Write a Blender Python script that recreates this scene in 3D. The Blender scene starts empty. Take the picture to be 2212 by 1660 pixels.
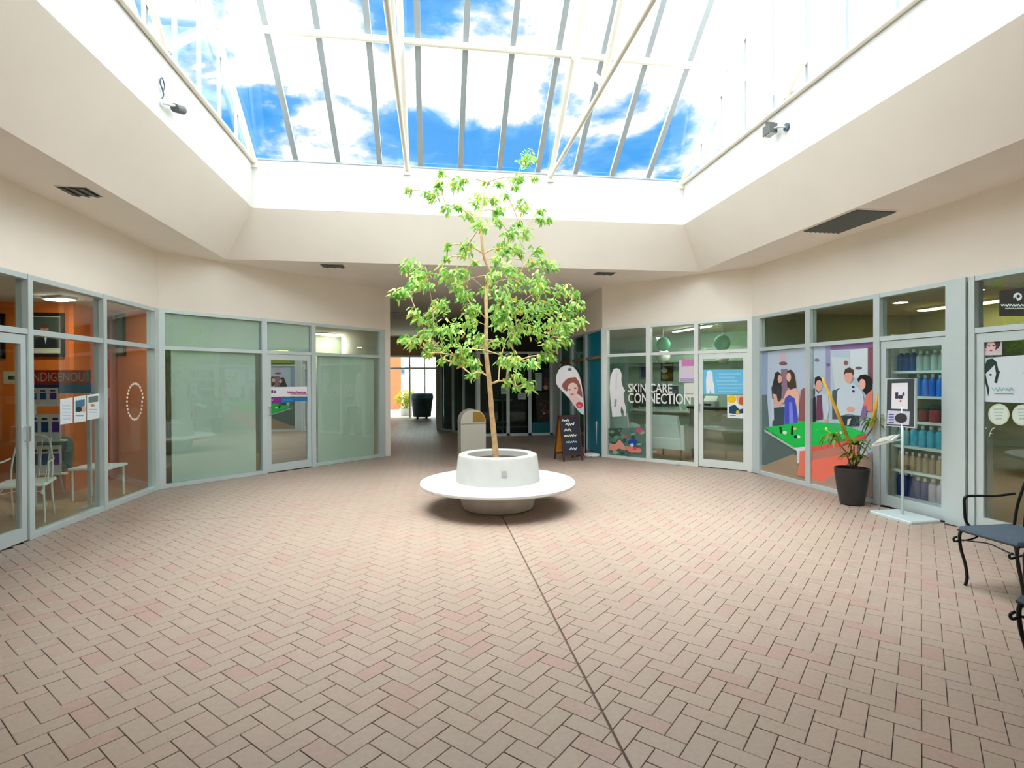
import bpy, math, random
from mathutils import Vector, Matrix
random.seed(7)
S = bpy.context.scene
COL = S.collection
R = math.radians

# ------------------------------------------------------------------ camera
FPX, CU, CV, CAMH = 1182.3, 1106.0, 830.0, 1.55
YAW, PITCH, ROLL = R(8.243), R(-0.348), R(-0.2)
fw = Vector((math.sin(YAW)*math.cos(PITCH), math.cos(YAW)*math.cos(PITCH), math.sin(PITCH)))
rt0 = Vector((math.cos(YAW), -math.sin(YAW), 0)); up0 = rt0.cross(fw)
rt = rt0*math.cos(ROLL)+up0*math.sin(ROLL); up = up0*math.cos(ROLL)-rt0*math.sin(ROLL)
camd = bpy.data.cameras.new('camera'); cam = bpy.data.objects.new('camera', camd); COL.objects.link(cam)
camd.sensor_fit = 'HORIZONTAL'; camd.sensor_width = 36; camd.lens = 36*FPX/2212
camd.clip_start = 0.05; camd.clip_end = 500
cam.matrix_world = Matrix(((rt.x, up.x, -fw.x, 0), (rt.y, up.y, -fw.y, 0), (rt.z, up.z, -fw.z, CAMH), (0, 0, 0, 1)))
S.camera = cam

# ------------------------------------------------------------------ exposure
S.view_settings.view_transform = 'Standard'; S.view_settings.look = 'None'
S.view_settings.gamma = 1; S.view_settings.use_curve_mapping = False
S.view_settings.exposure = 1.2
S.cycles.max_bounces = 8; S.cycles.diffuse_bounces = 5; S.cycles.use_adaptive_sampling = True; S.cycles.adaptive_threshold = 0.08; S.cycles.transparent_max_bounces = 24
S.cycles.use_denoising = True; S.cycles.sample_clamp_indirect = 10.0

# ------------------------------------------------------------------ sky
def nn(t, typ, **kw):
    n = t.nodes.new(typ)
    for k, v in kw.items(): setattr(n, k, v)
    return n
W = bpy.data.worlds.new('sky'); S.world = W; W.use_nodes = True
t = W.node_tree; t.nodes.clear()
tc = nn(t, 'ShaderNodeTexCoord'); sx = nn(t, 'ShaderNodeSeparateXYZ'); t.links.new(tc.outputs['Generated'], sx.inputs[0])
zc = nn(t, 'ShaderNodeMath', operation='MAXIMUM'); t.links.new(sx.outputs[2], zc.inputs[0]); zc.inputs[1].default_value = 0.0
za = nn(t, 'ShaderNodeMath', operation='ADD'); t.links.new(zc.outputs[0], za.inputs[0]); za.inputs[1].default_value = 0.25
dx = nn(t, 'ShaderNodeMath', operation='DIVIDE'); t.links.new(sx.outputs[0], dx.inputs[0]); t.links.new(za.outputs[0], dx.inputs[1])
dy = nn(t, 'ShaderNodeMath', operation='DIVIDE'); t.links.new(sx.outputs[1], dy.inputs[0]); t.links.new(za.outputs[0], dy.inputs[1])
cb = nn(t, 'ShaderNodeCombineXYZ'); t.links.new(dx.outputs[0], cb.inputs[0]); t.links.new(dy.outputs[0], cb.inputs[1])
cb.inputs[2].default_value = 1.3
nz = nn(t, 'ShaderNodeTexNoise'); t.links.new(cb.outputs[0], nz.inputs['Vector'])
nz.inputs['Scale'].default_value = 2.6; nz.inputs['Detail'].default_value = 9; nz.inputs['Roughness'].default_value = 0.56
nz.inputs['Distortion'].default_value = 0.25
rp = nn(t, 'ShaderNodeValToRGB'); t.links.new(nz.outputs[0], rp.inputs[0])
e = rp.color_ramp.elements
e[0].position = 0.385; e[0].color = (0.035, 0.20, 0.47, 1)
e[1].position = 0.56; e[1].color = (4.6, 4.6, 4.6, 1)
k = e.new(0.43); k.color = (0.08, 0.25, 0.49, 1)
k = e.new(0.465); k.color = (0.37, 0.44, 0.54, 1)
k = e.new(0.505); k.color = (1.6, 1.65, 1.7, 1)
bg = nn(t, 'ShaderNodeBackground'); t.links.new(rp.outputs[0], bg.inputs[0]); bg.inputs[1].default_value = 1.0
wo = nn(t, 'ShaderNodeOutputWorld'); t.links.new(bg.outputs[0], wo.inputs[0])

# hazy sun behind thin cloud
sd = bpy.data.lights.new('sun_offscreen', 'SUN'); sd.energy = 3.0; sd.angle = R(40); sd.color = (1, .97, .92)
so = bpy.data.objects.new('sun_offscreen', sd); COL.objects.link(so)
so.rotation_euler = Vector((0.12, 0.14, -0.97)).to_track_quat('-Z', 'Y').to_euler()
so.location = (-4, -2, 14)

# ------------------------------------------------------------------ materials
def lin(c):
    return tuple(((x/255)/12.92 if x/255 <= .04045 else ((x/255+.055)/1.055)**2.4) for x in c[:3])
def mat(name, rgb, rough=.6, metal=0., noise=0., scale=8., bump=0., bscale=60., spec=.5, emit=None, es=1.):
    m = bpy.data.materials.new(name); m.use_nodes = True; t = m.node_tree; b = t.nodes['Principled BSDF']
    c = lin(rgb)
    b.inputs['Base Color'].default_value = (*c, 1); b.inputs['Roughness'].default_value = rough
    b.inputs['Metallic'].default_value = metal; b.inputs['Specular IOR Level'].default_value = spec
    if noise or bump:
        tc = nn(t, 'ShaderNodeTexCoord')
    if noise:
        n = nn(t, 'ShaderNodeTexNoise'); n.inputs['Scale'].default_value = scale; n.inputs['Detail'].default_value = 5
        t.links.new(tc.outputs['Object'], n.inputs['Vector'])
        mr = nn(t, 'ShaderNodeMapRange'); t.links.new(n.outputs[0], mr.inputs[0])
        mr.inputs[1].default_value = .3; mr.inputs[2].default_value = .7
        mr.inputs[3].default_value = 1-noise; mr.inputs[4].default_value = 1+noise
        mx = nn(t, 'ShaderNodeVectorMath', operation='SCALE'); mx.inputs[0].default_value = c
        t.links.new(mr.outputs[0], mx.inputs['Scale']); t.links.new(mx.outputs[0], b.inputs['Base Color'])
    if bump:
        n2 = nn(t, 'ShaderNodeTexNoise'); n2.inputs['Scale'].default_value = bscale; n2.inputs['Detail'].default_value = 4
        t.links.new(tc.outputs['Object'], n2.inputs['Vector'])
        bp = nn(t, 'ShaderNodeBump'); bp.inputs['Strength'].default_value = bump; bp.inputs['Distance'].default_value = .01
        t.links.new(n2.outputs[0], bp.inputs['Height']); t.links.new(bp.outputs[0], b.inputs['Normal'])
    if emit:
        b.inputs['Emission Color'].default_value = (*lin(emit), 1); b.inputs['Emission Strength'].default_value = es
    return m
def glass(name, tint=(.9, .97, .95), r0=.06, pw=4.0, rmax=.85, rough=0.0):
    m = bpy.data.materials.new(name); m.use_nodes = True; t = m.node_tree; t.nodes.clear()
    lw = nn(t, 'ShaderNodeLayerWeight'); lw.inputs['Blend'].default_value = .5
    p = nn(t, 'ShaderNodeMath', operation='POWER'); t.links.new(lw.outputs['Facing'], p.inputs[0]); p.inputs[1].default_value = pw
    q = nn(t, 'ShaderNodeMath', operation='MULTIPLY_ADD'); t.links.new(p.outputs[0], q.inputs[0]); q.inputs[1].default_value = rmax; q.inputs[2].default_value = r0
    tr = nn(t, 'ShaderNodeBsdfTransparent'); tr.inputs[0].default_value = (*tint, 1)
    gl = nn(t, 'ShaderNodeBsdfGlossy'); gl.inputs['Roughness'].default_value = rough; gl.inputs[0].default_value = (.95, 1, .98, 1)
    mx = nn(t, 'ShaderNodeMixShader'); t.links.new(q.outputs[0], mx.inputs[0]); t.links.new(tr.outputs[0], mx.inputs[1]); t.links.new(gl.outputs[0], mx.inputs[2])
    o = nn(t, 'ShaderNodeOutputMaterial'); t.links.new(mx.outputs[0], o.inputs[0])
    return m
M = {}
M['beige'] = mat('painted plaster beige', (242, 234, 223), .85, noise=.02, scale=1.5, bump=.05, bscale=120)
M['white'] = mat('painted plaster white', (222, 221, 217), .85, noise=.015, scale=2)
M['alu'] = mat('powder coated aluminium', (206, 219, 221), .38, metal=.25, noise=.02, scale=3)
M['aluw'] = mat('white powder coated aluminium', (226, 232, 230), .4, metal=.1)
M['steelw'] = mat('white painted steel', (232, 226, 212), .45)
M['bar'] = mat('grey glazing bar', (156, 165, 168), .45)
M['glass'] = glass('shop glass')
M['skyglass'] = glass('skylight glass', (.93, .96, .97), .03, 4, .5)
M['mirror'] = glass('reflective door glass', (.5, .55, .5), .42, 3, .5)
M['hallglass'] = glass('dark tinted glass', (.4, .58, .58), .03, 4, .6)
M['film'] = mat('frosted green film', (238, 242, 234), .35, noise=.04, scale=1.2)
def addtrans(m, rgb, f):
    t = m.node_tree; b = t.nodes['Principled BSDF']; o = [n for n in t.nodes if n.type == 'OUTPUT_MATERIAL'][0]
    tl = nn(t, 'ShaderNodeBsdfTranslucent'); tl.inputs[0].default_value = (*lin(rgb), 1); mx = nn(t, 'ShaderNodeMixShader'); mx.inputs[0].default_value = f
    t.links.new(b.outputs[0], mx.inputs[1]); t.links.new(tl.outputs[0], mx.inputs[2]); t.links.new(mx.outputs[0], o.inputs[0])
addtrans(M['film'], (226, 232, 222), .4)
M['sand'] = mat('joint sand', (106, 90, 78), .95, noise=.1, scale=20)
M['conc'] = mat('white painted concrete', (202, 203, 200), .6, noise=.04, scale=5, bump=.08, bscale=90)
M['concb'] = mat('cream cast concrete', (208, 203, 193), .75, noise=.10, scale=6, bump=.15, bscale=70)
M['soil'] = mat('potting soil', (70, 56, 44), .95, noise=.3, scale=30, bump=.5)
M['bark'] = mat('pale bark', (214, 178, 132), .8, noise=.22, scale=14, bump=.4, bscale=40)
M['iron'] = mat('black wrought iron', (24, 26, 30), .4, metal=.3)
M['seat'] = mat('slate woven seat', (62, 78, 92), .7, noise=.15, scale=60)
M['pot'] = mat('charcoal glazed pot', (48, 44, 44), .45, noise=.08, scale=10)
M['orange'] = mat('orange painted wall', (226, 118, 36), .7, noise=.05, scale=2)
M['ceil2'] = mat('shop ceiling', (214, 205, 190), .85, noise=.03, scale=3)
M['mint'] = mat('pale mint wall', (184, 216, 202), .8, noise=.03, scale=2)
M['dkgreen'] = mat('dark green upholstery', (44, 70, 60), .7, noise=.1, scale=20)
M['timber'] = mat('timber floor', (176, 130, 92), .4, noise=.15, scale=4)
M['vinyl'] = mat('shop vinyl floor', (190, 158, 120), .45, noise=.06, scale=3)
M['dark'] = mat('dark laminate', (46, 54, 56), .7, noise=.1, scale=3)
M['cafewall'] = mat('cafe wall', (128, 136, 132), .8, noise=.04, scale=2)
M['greywall'] = mat('grey green wall', (150, 158, 140), .8, noise=.04, scale=2)
M['teal'] = mat('teal panel', (0, 128, 160), .3, noise=.05, scale=2)
M['dteal'] = mat('dark teal panel', (6, 92, 104), .35, noise=.05, scale=2)
M['brown'] = mat('brown bulkhead', (150, 118, 82), .8, noise=.05, scale=2)
M['lightp'] = mat('lit tube diffuser', (250, 250, 240), .5, emit=(255, 250, 232), es=30)
M['lighty'] = mat('lit warm tube', (250, 236, 180), .5, emit=(255, 226, 120), es=10)
M['lightb'] = mat('dim lit batten', (250, 250, 240), .5, emit=(255, 250, 232), es=12)
M['downl'] = mat('lit downlight', (250, 250, 250), .5, emit=(255, 252, 245), es=20)
M['black'] = mat('matt black', (20, 20, 22), .6)
M['blackb'] = mat('chalkboard', (38, 44, 56), .7, noise=.15, scale=12)
M['dkwood'] = mat('dark stained wood', (72, 38, 34), .6, noise=.15, scale=20)
M['owood'] = mat('orange varnished wood', (226, 148, 48), .5, noise=.1, scale=15)
M['whitep'] = mat('white plastic', (240, 242, 240), .4)
M['cream'] = mat('cream bin plastic', (222, 219, 206), .55, noise=.03, scale=8)
M['ochre'] = mat('ochre bin lining', (176, 132, 50), .6, noise=.1, scale=10)
M['fabric'] = mat('white leatherette', (228, 232, 232), .5, noise=.03, scale=15)
M['oak'] = mat('oak legs', (122, 92, 66), .5, noise=.1, scale=20)
M['lantern'] = mat('mint paper lantern', (92, 206, 164), .8, noise=.06, scale=20)
M['lanternw'] = mat('white paper lantern', (236, 240, 232), .8)
M['desk'] = mat('brushed champagne metal', (190, 182, 164), .35, metal=.5, noise=.06, scale=4)
M['chrome'] = mat('brushed steel', (205, 210, 210), .25, metal=.8)
M['vent'] = mat('vent grille grey', (92, 96, 92), .6, metal=.2)
M['cane'] = mat('yellow cane', (236, 190, 62), .5, noise=.12, scale=14)
M['stem'] = mat('brown stem', (150, 116, 70), .8, noise=.2, scale=20)
M['terra'] = mat('terracotta render', (196, 104, 66), .85, noise=.06, scale=2)
M['asphalt'] = mat('pale forecourt paving', (176, 170, 160), .8, noise=.05, scale=2)
M['navy'] = mat('blue grey barrel', (70, 92, 104), .5, noise=.1, scale=4)

def leafmat(name, a, b):
    m = bpy.data.materials.new(name); m.use_nodes = True; t = m.node_tree; t.nodes.clear()
    g = nn(t, 'ShaderNodeNewGeometry'); oi = nn(t, 'ShaderNodeObjectInfo')
    ad = nn(t, 'ShaderNodeMath', operation='ADD'); t.links.new(g.outputs['Random Per Island'], ad.inputs[0]); t.links.new(oi.outputs['Random'], ad.inputs[1])
    fr = nn(t, 'ShaderNodeMath', operation='FRACT'); t.links.new(ad.outputs[0], fr.inputs[0])
    rp = nn(t, 'ShaderNodeValToRGB'); t.links.new(fr.outputs[0], rp.inputs[0])
    rp.color_ramp.elements[0].color = (*lin(a), 1); rp.color_ramp.elements[1].color = (*lin(b), 1); rp.color_ramp.elements[1].position = .9
    x = rp.color_ramp.elements.new(.97); x.color = (*lin((226, 190, 70)), 1)
    d = nn(t, 'ShaderNodeBsdfPrincipled'); d.inputs['Roughness'].default_value = .4; t.links.new(rp.outputs[0], d.inputs['Base Color'])
    tl = nn(t, 'ShaderNodeBsdfTranslucent'); t.links.new(rp.outputs[0], tl.inputs[0])
    mx = nn(t, 'ShaderNodeMixShader'); mx.inputs[0].default_value = .45; t.links.new(d.outputs[0], mx.inputs[1]); t.links.new(tl.outputs[0], mx.inputs[2])
    o = nn(t, 'ShaderNodeOutputMaterial'); t.links.new(mx.outputs[0], o.inputs[0]); return m
M['leaf'] = leafmat('fig leaf', (92, 168, 66), (206, 236, 132))
M['yleaf'] = leafmat('strappy leaf', (52, 98, 30), (140, 164, 52))
M['bushleaf'] = leafmat('golden bush leaf', (120, 146, 6), (206, 196, 20))

def pavermat():
    m = bpy.data.materials.new('clay paver'); m.use_nodes = True; t = m.node_tree; b = t.nodes['Principled BSDF']
    g = nn(t, 'ShaderNodeNewGeometry'); oi = nn(t, 'ShaderNodeObjectInfo')
    ml = nn(t, 'ShaderNodeMath', operation='MULTIPLY_ADD'); t.links.new(oi.outputs['Random'], ml.inputs[0]); ml.inputs[1].default_value = 7.13
    t.links.new(g.outputs['Random Per Island'], ml.inputs[2])
    fr = nn(t, 'ShaderNodeMath', operation='FRACT'); t.links.new(ml.outputs[0], fr.inputs[0])
    # broad drifts of pinker pavers over the court
    n0 = nn(t, 'ShaderNodeTexNoise'); n0.inputs['Scale'].default_value = .8; t.links.new(g.outputs['Position'], n0.inputs['Vector'])
    a0 = nn(t, 'ShaderNodeMath', operation='MULTIPLY_ADD'); t.links.new(n0.outputs[0], a0.inputs[0]); a0.inputs[1].default_value = .55; t.links.new(fr.outputs[0], a0.inputs[2])
    rp = nn(t, 'ShaderNodeValToRGB'); t.links.new(a0.outputs[0], rp.inputs[0])
    el = rp.color_ramp.elements
    el[0].position = .2; el[0].color = (*lin((156, 139, 125)), 1)
    el[1].position = 1.0; el[1].color = (*lin((158, 140, 127)), 1)
    x = el.new(.62); x.color = (*lin((160, 142, 128)), 1)
    x = el.new(.9); x.color = (*lin((160, 139, 127)), 1)
    rp2 = nn(t, 'ShaderNodeMath', operation='GREATER_THAN'); t.links.new(a0.outputs[0], rp2.inputs[0]); rp2.inputs[1].default_value = 1.17
    mx = nn(t, 'ShaderNodeMix', data_type='RGBA'); t.links.new(rp2.outputs[0], mx.inputs['Factor'])
    t.links.new(rp.outputs[0], mx.inputs['A']); mx.inputs['B'].default_value = (*lin((160, 134, 123)), 1)
    n = nn(t, 'ShaderNodeTexNoise'); n.inputs['Scale'].default_value = 40; n.inputs['Detail'].default_value = 6; t.links.new(g.outputs['Position'], n.inputs['Vector'])
    mr = nn(t, 'ShaderNodeMapRange'); t.links.new(n.outputs[0], mr.inputs[0]); mr.inputs[1].default_value = .3; mr.inputs[2].default_value = .7
    mr.inputs[3].default_value = .93; mr.inputs[4].default_value = 1.06
    sc = nn(t, 'ShaderNodeVectorMath', operation='SCALE'); t.links.new(mx.outputs['Result'], sc.inputs[0]); t.links.new(mr.outputs[0], sc.inputs['Scale'])
    t.links.new(sc.outputs[0], b.inputs['Base Color']); b.inputs['Roughness'].default_value = .43
    bp = nn(t, 'ShaderNodeBump'); bp.inputs['Strength'].default_value = .12; bp.inputs['Distance'].default_value = .004
    t.links.new(n.outputs[0], bp.inputs['Height']); t.links.new(bp.outputs[0], b.inputs['Normal'])
    return m
M['paver'] = pavermat()
def printmat():
    m = bpy.data.materials.new('printed vinyl'); m.use_nodes = True; t = m.node_tree; b = t.nodes['Principled BSDF']
    a = nn(t, 'ShaderNodeAttribute'); a.attribute_name = 'Col'
    t.links.new(a.outputs['Color'], b.inputs['Base Color']); b.inputs['Roughness'].default_value = .4; return m
M['print'] = printmat()

# ------------------------------------------------------------------ mesh helpers
class MB:
    def __init__(s): s.v = []; s.f = []; s.c = []; s.col = None; s.hascol = False
    def poly(s, pts, col=None):
        i = len(s.v); s.v += [tuple(p) for p in pts]; s.f.append(tuple(range(i, i+len(pts))))
        if col is not None: s.hascol = True
        s.c += [col or (255, 255, 255)]*len(pts); return s
    def box(s, x0, y0, z0, x1, y1, z1):
        i = len(s.v)
        s.v += [(x, y, z) for z in (z0, z1) for (x, y) in ((x0, y0), (x1, y0), (x1, y1), (x0, y1))]
        s.f += [tuple(i+j for j in q) for q in ((3, 2, 1, 0), (4, 5, 6, 7), (0, 1, 5, 4), (1, 2, 6, 5), (2, 3, 7, 6), (3, 0, 4, 7))]
        return s
    def rbox(s, x0, y0, z0, x1, y1, z1, b=.01):
        # box with chamfered vertical and top edges
        def ring(z, d): return [(x0+b+d*0, y0+d, z), (x1-b, y0+d, z), (x1-d, y0+b, z), (x1-d, y1-b, z), (x1-b, y1-d, z), (x0+b, y1-d, z), (x0+d, y1-b, z), (x0+d, y0+b, z)]
        i = len(s.v); s.v += ring(z0, 0)+ring(z1-b, 0)+ring(z1, b*.6)
        for r in range(2):
            for j in range(8): s.f.append((i+r*8+j, i+r*8+(j+1) % 8, i+r*8+8+(j+1) % 8, i+r*8+8+j))
        s.f.append(tuple(i+16+j for j in range(8))); s.f.append(tuple(i+7-j for j in range(8)))
        return s
    def prism(s, pts, d):
        # closed polygon extruded along vector d
        d = Vector(d); i = len(s.v); n = len(pts); s.v += [tuple(p) for p in pts]+[tuple(Vector(p)+d) for p in pts]
        s.f.append(tuple(i+n-1-j for j in range(n))); s.f.append(tuple(i+n+j for j in range(n)))
        for j in range(n): s.f.append((i+j, i+(j+1) % n, i+n+(j+1) % n, i+n+j))
        return s
    def tube(s, pts, r, n=8, cap=True):
        pts = [Vector(p) for p in pts]; rr = r if isinstance(r, (list, tuple)) else [r]*len(pts)
        base = len(s.v); ref = None
        for k, p in enumerate(pts):
            d = (pts[min(k+1, len(pts)-1)]-pts[max(k-1, 0)]).normalized()
            if ref is None:
                ref = d.orthogonal().normalized()
            ref = (ref-d*ref.dot(d)).normalized(); q = d.cross(ref)
            for j in range(n):
                a = 2*math.pi*j/n; s.v.append(tuple(p+(ref*math.cos(a)+q*math.sin(a))*rr[k]))
        for k in range(len(pts)-1):
            for j in range(n):
                s.f.append((base+k*n+j, base+k*n+(j+1) % n, base+(k+1)*n+(j+1) % n, base+(k+1)*n+j))
        if cap:
            s.f.append(tuple(base+n-1-j for j in range(n))); s.f.append(tuple(base+(len(pts)-1)*n+j for j in range(n)))
        return s
    def lathe(s, prof, n=32, c=(0, 0, 0), cap=True):
        base = len(s.v)
        for (r, z) in prof:
            for j in range(n):
                a = 2*math.pi*j/n; s.v.append((c[0]+r*math.cos(a), c[1]+r*math.sin(a), c[2]+z))
        for k in range(len(prof)-1):
            for j in range(n):
                s.f.append((base+k*n+j, base+k*n+(j+1) % n, base+(k+1)*n+(j+1) % n, base+(k+1)*n+j))
        if cap: s.f.append(tuple(base+n-1-j for j in range(n))); s.f.append(tuple(base+(len(prof)-1)*n+j for j in range(n)))
        return s
    def mesh(s, name, mtl, smooth=False):
        me = bpy.data.meshes.new(name); me.from_pydata(s.v, [], s.f)
        if mtl: me.materials.append(M[mtl] if isinstance(mtl, str) else mtl)
        if smooth:
            me.polygons.foreach_set('use_smooth', [True]*len(me.polygons))
        if s.hascol:
            at = me.color_attributes.new('Col', 'FLOAT_COLOR', 'POINT')
            for i, c in enumerate(s.c): at.data[i].color = (*lin(c), 1)
        me.update(); return me
    def build(s, name, mtl, parent=None, smooth=False, loc=None, rz=0, autos=None):
        me = s.mesh(name, mtl, smooth)
        if smooth and autos: 
            me.set_sharp_from_angle(angle=R(autos))
        o = bpy.data.objects.new(name, me); COL.objects.link(o)
        if parent: o.parent = parent
        if loc: o.location = loc
        if rz: o.rotation_euler = (0, 0, rz)
        return o
def tag(o, label=None, cat=None, group=None, kind=None):
    if label: o['label'] = label
    if cat: o['category'] = cat
    if group: o['group'] = group
    if kind: o['kind'] = kind
    return o
def thing(name, label, cat=None, loc=(0, 0, 0), rz=0, group=None, kind=None):
    o = bpy.data.objects.new(name, None); COL.objects.link(o); o.location = loc; o.rotation_euler = (0, 0, rz)
    o.empty_display_size = .1
    return tag(o, label, cat, group, kind)
KIDS = {}
def copy_tree(o, loc=None, rz=None, label=None, parent=None, group=None):
    c = o.copy(); COL.objects.link(c)
    if parent is not None: c.parent = parent
    if loc is not None: c.location = loc
    if rz is not None: c.rotation_euler = (0, 0, rz)
    if label: c['label'] = label
    if group: c['group'] = group
    for ch in [x for x in o.children]: copy_tree(ch, parent=c)
    return c

# ------------------------------------------------------------------ plan (metres; y runs down the length of the court)
def V2(a): return Vector((a[0], a[1]))
F2 = (-3.912, 8.54); F3 = (-.968, 11.505); R1 = (3.391, 10.671); R2 = (5.308, 8.517); R3 = (5.498, 4.948)
HF, HC, H2, H3 = 2.607, 3.437, 4.115, 4.826
class Frame:
    """upright plane of a shopfront: x to the right, y into the shop, z up, seen from the court"""
    def __init__(s, a, b):
        s.a = V2(a); s.d = (V2(b)-V2(a)).normalized(); s.n = Vector((-s.d.y, s.d.x)); s.L = (V2(b)-V2(a)).length
        s.rz = math.atan2(s.d.y, s.d.x); s.loc = (a[0], a[1], 0)
    def w(s, x, y, z): p = s.a+s.d*x+s.n*y; return Vector((p.x, p.y, z))
    def px(s, u, v, y=0.0):
        r = fw+rt*((u-CU)/FPX)+up*((CV-v)/FPX); r2 = Vector((r.x, r.y)); k = (s.n.dot(s.a)+y)/s.n.dot(r2)
        p = r2*k; return ((p-s.a).dot(s.d), CAMH+r.z*k)
def ray(u, v): return fw+rt*((u-CU)/FPX)+up*((CV-v)/FPX)
def atY(u, v, y): r = ray(u, v); return r*(y/r.y)+Vector((0, 0, CAMH))
def atZ(u, v, z): r = ray(u, v); return r*((z-CAMH)/r.z)+Vector((0, 0, CAMH))
FA = Frame((-3.912, 3.54), F2); FB = Frame(F2, F3); FC = Frame(R1, R2); FD = Frame(R2, R3)
FH = Frame((3.391, 15.24), R1)          # hall side wall, seen from the hall
FE = Frame((-2.1, 23.6), (.24, 23.6))   # exit at the end of the hall
FG = Frame((1.22, 15.24), (3.391, 15.24))
FK = Frame((.24, 17.45), (1.22, 15.24))
DL = 5.35                                # length of the right-hand shopfront
OX0, OX1, OY0, OY1 = -3.153, 4.60, 2.34, 8.983    # bottom of the sloping bulkhead
IX0, IX1, IY0, IY1 = -2.62, 4.113, 3.15, 8.555   # foot of the skylight upstand

# ------------------------------------------------------------------ floor
fl = thing('floor', 'herringbone clay paver floor of the court and hall', kind='structure')
MB().box(-9.5, -2.4, -.2, 10.5, 24.2, -.012).build('joint_bed', 'sand', fl)
w = .1; gap = .0016; O = Vector((.392, 2.365)); e1 = Vector((1, -1))/math.sqrt(2); e2 = Vector((1, 1))/math.sqrt(2)
JX = .779; JY = 6.62; JG = .006
def clip(poly, n, c):
    out = []
    for i in range(len(poly)):
        a, b = poly[i], poly[(i+1) % len(poly)]; da, db = a.dot(n)-c, b.dot(n)-c
        if da >= 0: out.append(a)
        if (da >= 0) != (db >= 0): out.append(a+(b-a)*(da/(da-db)))
    return out
court = [(-3.95, 3.1), (-3.95, 8.55), (-.95, 11.55), (-2.15, 13.2), (-2.15, 24.1), (.3, 24.1), (.3, 17.4), (1.2, 15.3), (3.42, 15.3), (3.42, 10.68), (5.33, 8.55), (5.56, 3.1), (5.6, -2.3), (-3.95, -2.3)]
def inside(p, poly):
    r = False; j = len(poly)-1
    for i in range(len(poly)):
        xi, yi = poly[i]; xj, yj = poly[j]
        if (yi > p.y) != (yj > p.y) and p.x < (xj-xi)*(p.y-yi)/(yj-yi)+xi: r = not r
        j = i
    return r
def brickmesh(mb, poly, z=0.0):
    c = sum(poly, Vector((0, 0)))/len(poly); n = len(poly)
    top = [p+(c-p).normalized()*.003 for p in poly]
    i = len(mb.v); mb.v += [(p.x, p.y, -.03) for p in poly]+[(p.x, p.y, z-.002) for p in poly]+[(p.x, p.y, z) for p in top]
    for r in (0, n):
        for j in range(n): mb.f.append((i+r+j, i+r+(j+1) % n, i+r+n+(j+1) % n, i+r+n+j))
    mb.f.append(tuple(i+2*n+j for j in range(n)))
bricks = []
for i in range(-230, 231):
    for j in range(-230, 231):
        m = (i+j) % 4
        if m == 0: r = (i, j, i+2, j+1)
        elif m == 2: r = (i, j, i+1, j+2)
        else: continue
        x0, y0, x1, y1 = r[0]*w-w+gap, r[1]*w-w/2+gap, r[2]*w-w-gap, r[3]*w-w/2-gap
        c = O+e1*((x0+x1)/2)+e2*((y0+y1)/2)
        if not (-4.2 < c.x < 5.8 and -5 < c.y < 24.2) or not inside(c, court): continue
        bricks.append((c, m, [O+e1*x+e2*y for x, y in ((x0, y0), (x1, y0), (x1, y1), (x0, y1))]))
def visible(c):
    d = Vector((c.x, c.y, -CAMH)); k = d.dot(fw)
    if k < .5: return False
    u = CU+FPX*d.dot(rt)/k; v = CV-FPX*d.dot(up)/k
    return -20 < u < 2232 and v < 1680
vis = sorted([b for b in bricks if visible(b[0])], key=lambda b: b[0].length)
near = set(id(b) for b in vis[:300])
shared = {}
for key, (lx, ly) in {0: (2, 1), 2: (1, 2)}.items():
    mb = MB(); hx, hy = lx*w/2-gap, ly*w/2-gap
    brickmesh(mb, [e1*x+e2*y for x, y in ((-hx, -hy), (hx, -hy), (hx, hy), (-hx, hy))]); shared[key] = mb.mesh('paver', 'paver')
rest = MB()
for b in bricks:
    c, m, poly = b; dz = random.uniform(-.0012, .0)
    pieces = [poly]
    def cut(pieces, n, lo, hi):
        out = []
        for p in pieces:
            s = [q.dot(n) for q in p]
            if max(s) < lo or min(s) > hi: out.append(p); continue
            for q in (clip(p, -n, -lo), clip(p, n, hi)):
                if len(q) > 2: out.append(q)
        return out
    pieces = cut(pieces, Vector((1, 0)), JX-JG, JX+JG)
    if c.x < JX: pieces = cut(pieces, Vector((0, 1)), JY-JG*.7, JY+JG*.7)
    whole = len(pieces) == 1 and len(pieces[0]) == 4 and pieces[0] is poly
    if id(b) in near:
        if whole:
            o = bpy.data.objects.new('paver', shared[m]); COL.objects.link(o); o.location = (c.x, c.y, dz); o.parent = fl
        else:
            for p in pieces:
                mb = MB(); brickmesh(mb, p, dz); mb.build('paver', 'paver', fl)
    else:
        for p in pieces: brickmesh(rest, p, dz)
tag(rest.build('paver_field', 'paver', fl), kind='stuff')

# ------------------------------------------------------------------ walls above the shopfronts, ceiling, bulkhead, skylight well
def wallseg(name, fr, x0, x1, label, z0=HF, z1=HC, t=.14, y0=.0, m='beige'):
    e = thing(name, label, loc=fr.loc, rz=fr.rz, kind='structure')
    MB().box(x0, y0, z0, x1, y0+t, z1+.02).build('wall_panel', m, e); return e
wallseg('wall_left', FA, -.4, FA.L, 'beige plaster wall above the orange office shopfront')
wallseg('wall_back_left', FB, 0, FB.L, 'beige plaster wall above the frosted shopfront')
wallseg('wall_back_right', FC, 0, FC.L, 'beige plaster wall above the skin care shopfront')
wallseg('wall_right', FD, 0, DL+.4, 'beige plaster wall above the salon shopfront')
wallseg('wall_hall_right', FH, 0, FH.L, 'beige plaster wall above the teal hall panels', t=.1)
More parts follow.
